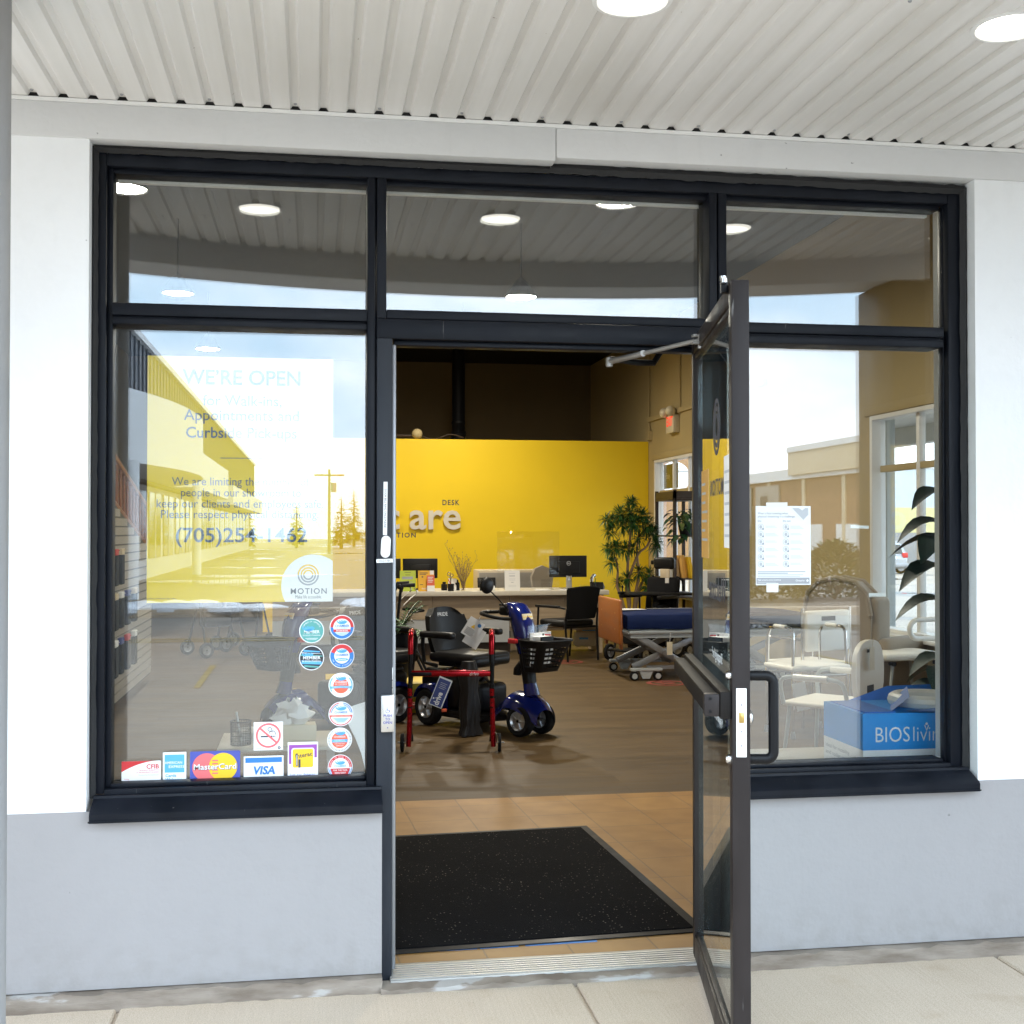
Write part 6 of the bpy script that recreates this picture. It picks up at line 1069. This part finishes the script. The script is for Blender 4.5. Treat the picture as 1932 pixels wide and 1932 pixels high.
for i in range(6): q.box(-.11 + .004 * (i % 3), .11 + .003 * (i % 2), -.08, .08, .006 * i, .006 * i + .0055)
solo(q, 'paper_stack', 'paper', 'stack of white forms on the small table behind the mesh cup', 'papers', (-.22, 1.5, .564), R(6))
q = MB(); vs = []; n = 20
for j in range(11):
    v = j / 10
    for i in range(n + 1): u = i / n; vs.append((.275 - .17 * u * (1.0 - .55 * sin(pi * v)), .45 + .05 * sin(u * 2.5) + .08 * v, .34 + .52 * v - .05 * u))
k = n + 1; f_ = [(j * k + i, j * k + i + 1, (j + 1) * k + i + 1, (j + 1) * k + i) for j in range(10) for i in range(n)]; q.add(vs, f_, 0, True); q.add([(x, y + .004, z) for x, y, z in vs], [g[::-1] for g in f_], 0, True)
q.box(.09, .272, .42, .60, 0, .335, 0, .01); solo(q, 'paper_bag', 'white_card', 'curved white paper bag standing inside by the lower window corner', 'bag')
# slatwall display and sloping rail
sw = thing('slatwall_display', 'grey slatwall panel with a sloping top along the left side', 'display panel', (-1.55, 6.6, 0))
prof = [(5.0, .08), (8.4, .08), (8.4, 1.28), (5.0, 1.92)]
q = MB(); q.prism(prof, -1.62, -1.58, 0, Matrix(((0, 0, 1, 0), (1, 0, 0, 0), (0, 1, 0, 0), (0, 0, 0, 1)))); z = .10
while z < 1.85:
    ye = min(8.39, 5.0 + (1.92 - z - .06) / (.64 / 3.4)); 
    if ye > 5.1: q.box(-1.5795, -1.565, 5.01, ye, z, z + .062, 1)
    z += .075
q.build('slat_panel', ['dark_print', 'slat'], sw, True)
q = MB(); q.tube([(-1.6, 5.0, 2.32), (-1.6, 8.4, 1.68)], .028, 8); q.tube([(-1.6, 5.0, 1.95), (-1.6, 8.4, 1.31)], .022, 8)
for i in range(18): y = 5.05 + i * .195; zz = 1.94 - (y - 5.0) * .188; q.tube([(-1.6, y, zz), (-1.6, y, zz + .37)], .014, 6)
q.build('sloping_rail', 'board_wood', sw, True)
i = 0
for y in (5.35, 5.62, 5.9, 6.2, 6.55, 6.95):
    for z in (.55, .92, 1.27):
        if z > 1.2 and y > 6.3: continue
        t = thing('hanging_pack', ('red topped', 'blue topped', 'white topped', 'beige topped')[i % 4] + ' black accessory pack on the slatwall', 'accessory pack', (-1.555, y, z), R(90), 'accessory packs hanging on the slatwall'); t['label'] = ('red and black', 'navy and black', 'white and black', 'tan and black')[i % 4] + ' pack in the %s row, %s from the window' % (('lowest', 'middle', 'top')[(.55, .92, 1.27).index(z)], ('first', 'second', 'third', 'fourth', 'fifth', 'sixth')[(5.35, 5.62, 5.9, 6.2, 6.55, 6.95).index(y)])
        q = MB(); q.box(-.07, .07, -.045, -.008, -.22, .02, 0, .008); q.build('pack', 'black_fabric', t); q = MB(); q.box(-.07, .07, -.043, -.010, .021, .07, 0, .003); q.tube([(0, .0, .055), (0, -.06, .06)], .003, 5); q.build('header_card', ('red_print', 'navy_print', 'white_card', 'tan_vinyl')[i % 4], t); i += 1
# rollators
def rollator(label, loc, rz):
    t = thing('rollator', label, 'rollator', loc, rz, 'black rollators on the shop floor')
    for s_ in (-1, 1):
        q = MB(); q.tube([(s_ * .25, -.22, .12), (s_ * .24, -.06, .55), (s_ * .24, -.02, .95)], .014, 8); q.build('leg', 'black_metal', t); q = MB(); q.tube([(s_ * .25, .26, .12), (s_ * .24, .05, .55)], .013, 8); q.build('leg', 'black_metal', t)
        q = MB(); q.tube([(s_ * .24, -.02, .93), (s_ * .24, -.0, .985), (s_ * .24, .11, .99)], .018, 10); q.ball((s_ * .24, -.03, .975), .026, 10); q.build('grip', 'black_plastic', t)
        q = MB(); q.tube(smooth_path([(s_ * .24, .10, .965), (s_ * .24, .13, .92), (s_ * .24, .06, .86), (s_ * .24, .0, .80)], 3), .006, 6); q.build('brake_lever', 'steel', t)
        for y in (-.24, .28): add_wheel(t, (s_ * .25, y, .09), .09, .03, .6, mats=('tyre', ['grey_metal', 'black_metal']))
    q = MB(); q.box(-.2, .2, -.05, .18, .53, .56, 0, .01); q.build('seat', 'black_vinyl', t); q = MB(); q.box(-.17, .17, -.04, .15, .34, .525, 0, .03); q.build('pouch', 'dark_cloth', t); q = MB(); q.tube([(-.24, .05, .74), (-.15, .20, .75), (.15, .20, .75), (.24, .05, .74)], .012, 8); q.build('back_strap', 'black_fabric', t)
    return t
rollator('black rollator half hidden by the door jamb behind the palm', (.80, 7.3, 0), R(-88)); rollator('black rollator with white tag, seen under the yellow poster', (-1.12, 10.9, 0), R(30)); rollator('black rollator nearest the reception desk behind the left window', (-.86, 11.7, 0), R(-20))
q = MB(); q.box(-.07, .07, -.002, .002, -.16, 0); q.tube([(0, 0, 0), (.02, 0, .1)], .002, 4); solo(q, 'price_tag', 'white_card', 'white sheet hanging from the grip of the rollator under the poster', 'tag', (-1.0, 10.72, .86), rot=(0, R(25), 0))

# ================================================================== THE STREET AROUND THE SHOP
# left wing of the strip mall, seen only mirrored in the panes
LW = -5.3
wg = thing('mall_wing', 'long wing of the strip mall with dark siding over shop windows', 'building', (LW - 6, -55, 0))
q = MB(); q.box(LW - 12, LW, -110, -12, 3.0, 7.3); q.box(LW - 12, LW - .3, -110, -12, -.17, 3.0, 1)
y = -12.2
while y > -110: q.box(LW, LW + .05, y - .10, y, 4.4, 7.3, 2); y -= .9
q.box(LW - .02, LW + .15, -110, -12, 7.3, 7.5, 3); q.build('wall', ['slate_siding', 'beam_paint', 'slate_siding', 'white_metal'], wg, True)
y = -15
for i in range(22):
    q = MB(); q.box(LW - .32, LW - .26, y - 3.2, y, .5, 2.8, 0); q.box(LW - .29, LW - .24, y - 1.65, y - 1.55, .5, 2.8, 1); q.build('shop_window', ['dark_pane', 'white_metal'], wg, True); y -= 4.1
q = MB(); n = 40; vs = []
for i in range(n + 1):
    f_ = i / n; y = -23 - 20 * f_; xx = LW + .1 + 1.9 * (1 - (2 * f_ - 1) ** 2); vs += [(LW, y, 3.1), (xx, y, 3.1), (xx, y, 4.85), (LW, y, 4.85)]
q.add(vs, [(4 * i + j, 4 * i + (j + 1) % 4, 4 * (i + 1) + (j + 1) % 4, 4 * (i + 1) + j) for i in range(n) for j in range(4)] + [(0, 1, 2, 3), (4 * n + 3, 4 * n + 2, 4 * n + 1, 4 * n)], 0, True); q.box(LW, LW + .9, -62, -43.1, 3.1, 4.6); q.box(LW, LW + .9, -105, -66, 2.9, 4.0)
q.build('curved_canopy', 'white_paint', wg, True)
for yy in (-25, -41): q = MB(); q.lathe([(.16, -.1), (.16, 3.1)], 20, 0, Matrix.Translation((LW + 1.2, yy, 0))); q.build('canopy_post', 'white_paint', wg, True)
# right building
rb = thing('retail_building', 'long brown brick store with white parapet and picture panels across the lot', 'building', (41, -85, 0)); RX = 36
q = MB(); q.box(RX, RX + 20, -150, -52, -.9, 5.6); q.box(RX - .3, RX, -150, -52, 5.3, 6.1, 1); q.box(RX - .6, RX + 6, -84, -70, 5.6, 7.6, 2); q.box(RX - .7, RX - .55, -84, -70, 7.3, 7.7, 1); 
y = -54
while y > -150: q.box(RX - .12, RX, y - .5, y, -.9, 5.3, 2); y -= 7
q.build('wall', ['brown_brick', 'white_metal', 'tan_vinyl'], rb, True)
for y0, y1, mt in ((-92, -87, 'slat'), (-98, -93, 'dark_pane'), (-104, -99, 'armchair_tan')): q = MB(); q.box(RX - .18, RX - .02, y0, y1, .8, 5.0, 0); q.box(RX - .22, RX - .17, y0 + 1.2, y0 + 2.6, .9, 4.2, 1); q.build('picture_panel', [mt, 'dark_wood'], rb, True)
for y0 in (-60, -66, -73, -79): q = MB(); q.box(RX - .1, RX + .02, y0 - 3.5, y0, .0, 1.9, 0); q.build('shop_window', 'white_metal', rb, True)
# kerbed island with golden shrubs
def island(x0, x1, y0, y1, label):
    t = thing('kerb_island', label, 'kerb island', ((x0 + x1) / 2, (y0 + y1) / 2, 0)); r = min(x1 - x0, y1 - y0) / 2 * .9; P = []
    for cx_, cy_, a0 in ((x1 - r, y1 - r, 0), (x0 + r, y1 - r, 90), (x0 + r, y0 + r, 180), (x1 - r, y0 + r, 270)): P += [(cx_ + r * cos(R(a0 + 15 * i)), cy_ + r * sin(R(a0 + 15 * i))) for i in range(7)]
    q = MB(); q.prism(P, -.2, -.02); q.build('kerb', 'concrete', t, True); q = MB(); mx_, my_ = (x0 + x1) / 2, (y0 + y1) / 2; q.prism([(mx_ + (x - mx_) * .9, my_ + (y - my_) * .82) for x, y in P], -.2, -.012); q.build('soil', 'footing', t, True)
island(4.5, 24, -23.5, -18.5, 'long kerbed planting island carrying golden shrubs'); island(-5.0, 1.8, -23.2, -19.8, 'kerbed island with snow patches in front of the mall wing')
def shrub(x, y, rx, h, label, mt):
    t = thing('golden_shrub', label, 'shrub', (x, y, -.02), rnd.uniform(0, 6), 'golden shrubs on the kerb island'); lv = MB(); st = MB()
    for i in range(9): a = rnd.uniform(0, 6.3); st.tube([(0, 0, 0), (rx * .5 * cos(a), rx * .5 * sin(a), h * .7)], [.02, .006], 5)
    for i in range(2600):
        a = rnd.uniform(0, 2 * pi); ph_ = rnd.random(); rr_ = rx * math.sqrt(max(.02, 1 - (ph_ * 1.0) ** 2.2)) * rnd.uniform(.55, 1.05) * (1 + .12 * sin(3 * a)); leaf(lv, Vector((rr_ * cos(a), rr_ * sin(a), .06 + h * ph_ * rnd.uniform(.9, 1.03))), Vector((cos(a), sin(a), rnd.uniform(.2, 1.4))), rnd.uniform(.08, .15), .07, rnd.choice((0, 0, 1)), .2, seg=2)
    st.build('stem', 'bark', t); lv.build('foliage', mt, t)
for x, y, rx, h, lb in ((9.6, -20.6, .75, 1.75, 'tall rounded golden shrub mirrored in the right window'), (8.1, -20.4, .8, 1.1, 'lower golden shrub left of the tall one'), (11.2, -21, .9, 1.2, 'wide golden shrub right of the tall one'), (6.6, -20.8, .55, .7, 'small dark green shrub at the end of the island'), (13.5, -21, .9, 1.1, 'golden shrub farther along the island')):
    shrub(x, y, rx, h, lb, ['leaf_gold', 'leaf_pale'] if 'dark' not in lb else ['leaf_dark', 'leaf_mid'])
q = MB()
for i in range(16):
    x = rnd.uniform(-4.6, 1.2); q.ball((x, -20.2 + rnd.uniform(-.35, .3), -.03), (rnd.uniform(.25, .6), rnd.uniform(.15, .35), rnd.uniform(.08, .18)), 10)
tag(q.build('snow', 'snow', None), 'patchy leftover snow along the kerb', 'snow', None, 'stuff')
# far trees and poles
def conifer(x, y, h, label):
    t = thing('conifer_tree', label, 'tree', (x, y, -.2), 0, 'dark conifers along the far side of the road'); q = MB(); q.tube([(0, 0, 0), (0, 0, h * .97)], [.16, .03], 8); q.build('trunk', 'bark', t); lv = MB(); z = h * .12
    while z < h:
        f_ = 1 - z / h; n = int(5 + 9 * f_); L = h * .21 * f_ ** .85 + .15
        for i in range(n):
            a = rnd.uniform(0, 2 * pi); d = Vector((cos(a), sin(a), rnd.uniform(-.25, .12))); l_ = L * rnd.uniform(.65, 1.15)
            for s2 in (.35, .65, 1.0): p = Vector((0, 0, z)) + d * l_ * s2 * .75; leaf(lv, p, d + Vector((rnd.uniform(-.5, .5), rnd.uniform(-.5, .5), 0)), l_ * .45, l_ * .28, rnd.choice((0, 1)), .35, seg=2)
        z += h * .035
    lv.build('crown', ['leaf_dark', 'leaf_pale'], t); return t
cons = [(-6, -108, 12), (-1.5, -112, 9.5), (2.5, -106, 11), (6, -115, 13), (10, -110, 9), (14, -118, 12), (19, -112, 10), (24, -120, 13), (29, -114, 11), (-11, -118, 13), (34, -125, 12), (4.2, -124, 14)]
cls = ['behind the end of the mall wing', 'third from the mall wing end', 'with the broadest crown by the utility pole', 'tall and slightly apart', 'short between two tall ones', 'in the middle of the far row', 'lower, right of the middle', 'tall, before the brown store', 'beside the brown store', 'farthest left behind the wing', 'farthest right in the row', 'tallest, standing behind the rest']
for (x, y, h), l_ in zip(cons, cls): conifer(x, y, h * .42, 'dark conifer across the road, ' + l_)
def pole(x, y, label):
    t = thing('utility_pole', label, 'utility pole', (x, y, -.2)); q = MB(); q.tube([(0, 0, 0), (0, 0, 6.2)], [.13, .09], 10); q.build('post', 'bark', t); q = MB(); q.box(-1.1, 1.1, -.06, .06, 5.7, 5.82); q.build('cross_arm', 'bark', t); q = MB(); q.lathe([(.2, 4.5), (.2, 5.2)], 14, 0, Matrix.Translation((.32, 0, 0))); q.build('transformer', 'grey_metal', t)
pole(1.2, -88, 'wooden utility pole with transformer before the far conifers'); pole(22, -92, 'wooden utility pole standing toward the brown store')
q = MB()
for y in (-6.2, -9.0, -12.0): 
    for x in (-3.8, -1.2, 1.4, 4.0, 6.6, 9.2): q.box(x - .035, x + .035, y - 2.2, y, -.166, -.164) if y == -9.0 else None
for y in (-14.6, -15.0): q.box(-4.8, 3.4, y, y + .1, -.166, -.164)
q.box(-40, 60, -74.2, -74.0, -.166, -.164); tag(q.build('road_markings', 'worn_yellow'), kind='structure')

# outside the side windows: post, parked car, far store, pylon sign
q = MB(); q.box(-.05, .05, -.05, .05, -.2, 4.2, 0, .004); solo(q, 'steel_post', 'grey_tube', 'slim grey blue steel post outside the near side window', 'post', (6.45, 8.95, 0))
q = MB(); q.box(5.4, 8.5, -2, 16, 2.95, 3.2); q.box(8.3, 8.5, -2, 16, 2.7, 4.0); q.box(6.40, 6.50, 8.90, 9.0, 2.9, 2.95); solo(q, 'side_canopy', 'beam_paint', 'flat canopy running along the street side of the shop', 'canopy')
fs = thing('far_store', 'pale grey store with a yellow band across its front', 'building', (40, 88, 0)); q = MB(); q.box(12, 90, 78, 95, -.9, 6.0); q.box(12, 90, 77.92, 78, 1.3, 3.1, 1); q.box(12, 90, 77.94, 78, -.9, 1.3, 2); q.box(12, 90, 77.9, 78.2, 5.9, 6.15, 3); q.build('wall', ['pale_siding', 'pale_yellow', 'grey_paint', 'white_metal'], fs, True)
q = MB(); q.T = Matrix.Translation((33.4, 77.9, 4.0)); q.t2('s', 0, 0, 1.6, 1, 0, bold=.02, d=.02); q.t2('t', 8.4, .6, 1.2, 1, 0, d=.02); q.t2('a', 8.4, -.6, 1.2, 1, 0, d=.02); q.build('lettering', 'mid_ink', fs)
car = thing('parked_car', 'silver hatchback seen from behind outside the near side window', 'car', (30.2, 58.5, gz(30.2)), R(-6))
q = MB(); st = []
for (y, hw, zb, zt) in ((-2.15, .80, .42, .78), (-2.05, .87, .30, .98), (-1.5, .90, .26, 1.02), (0, .91, .24, 1.03), (1.4, .89, .26, 1.0), (2.0, .82, .32, .85), (2.15, .72, .42, .70)):
    st.append([(-hw, y, zb + .08), (-hw * .9, y, zb), (hw * .9, y, zb), (hw, y, zb + .08), (hw, y, zt - .14), (hw * .93, y, zt), (-hw * .93, y, zt), (-hw, y, zt - .14)])
k = 8; q.add([p for s_ in st for p in s_], [(k * i + j, k * i + (j + 1) % k, k * (i + 1) + (j + 1) % k, k * (i + 1) + j) for i in range(6) for j in range(k)] + [tuple(range(k)), tuple(range(6 * k, 7 * k))[::-1]], 0, True)
st = []
for (y, hw, z) in ((-2.0, .80, 1.0), (-1.75, .68, 1.60), (-1.2, .66, 1.68), (.3, .64, 1.66), (1.2, .74, 1.02)): st.append((y, hw, z))
vs = []
for y, hw, z in st: vs += [(-hw - .1, y, .98), (-hw, y, z - .05), (-hw + .1, y, z), (hw - .1, y, z), (hw, y, z - .05), (hw + .1, y, .98)]
q.add(vs, [(6 * i + j, 6 * i + j + 1, 6 * (i + 1) + j + 1, 6 * (i + 1) + j) for i in range(4) for j in range(5)], 0, True); q.tube([(-.55, -1.5, 1.72), (-.55, .2, 1.73)], .025, 6); q.tube([(.55, -1.5, 1.72), (.55, .2, 1.73)], .025, 6); q.build('body', 'car_silver', car)
q = MB(); q.add([(-.66, -1.99, 1.06), (.66, -1.99, 1.06), (.58, -1.79, 1.54), (-.58, -1.79, 1.54)], [(0, 1, 2, 3)]); q.build('rear_window', 'dark_pane', car)
for s_ in (-1, 1):
    q = MB(); q.box(s_ * .74 - .13, s_ * .74 + .13, -2.15, -1.98, .86, 1.12, 0, .03); q.build('tail_light', 'red_print', car); add_wheel(car, (s_ * .80, -1.25, .34), .34, .22, .62, R(90) * 0); add_wheel(car, (s_ * .80, 1.3, .34), .34, .22, .62)
    q = MB(); q.add([(s_ * .80, -1.6, 1.06), (s_ * .82, .9, 1.06), (s_ * .72, .3, 1.56), (s_ * .73, -1.4, 1.56)], [(0, 1, 2, 3)]); q.build('side_window', 'dark_pane', car)
q = MB(); q.box(-.88, .88, -2.24, -2.05, .34, .58, 0, .05); q.build('rear_bumper', 'grey_metal', car); q = MB(); q.box(-.26, .26, -2.19, -2.15, .78, .92, 0, .005); q.build('number_plate', 'white_card', car)
ps = thing('pylon_sign', 'brown pylon sign with a white disc outside the far side window', 'sign', (12.3, 37, -.3)); q = MB(); q.box(-.75, .75, -.2, .2, .0, 5.3, 0, .02); q.build('panel', 'brown_brick', ps); q = MB(); q.T = Matrix.Translation((0, -.202, 3.6)); q.c2(0, 0, .55, 10, 0); q.r2(-.55, .55, .18, .24, 20, 1); q.build('disc', ['white_card', 'grey_metal'], ps)
wsgn = thing('window_sign', 'olive sign board with pale lettering in the far side window', 'sign', (5.178, 13.30, 2.10)); q = MB(); q.box(0, .012, -.36, .36, 0, .36, 0, .002); q.build('board', 'olive_board', wsgn); q = MB(); q.T = Matrix.Translation((-.0005, 0, .15)) @ Matrix.Rotation(R(-90), 4, 'Z'); q.t2('Easy', -.13, 0, .12, 1, 0, bold=.01); q.t2('home', .15, .0, .12, 1, 1, bold=.01); q.build('lettering', ['cream_plastic', 'dark_wood'], wsgn)
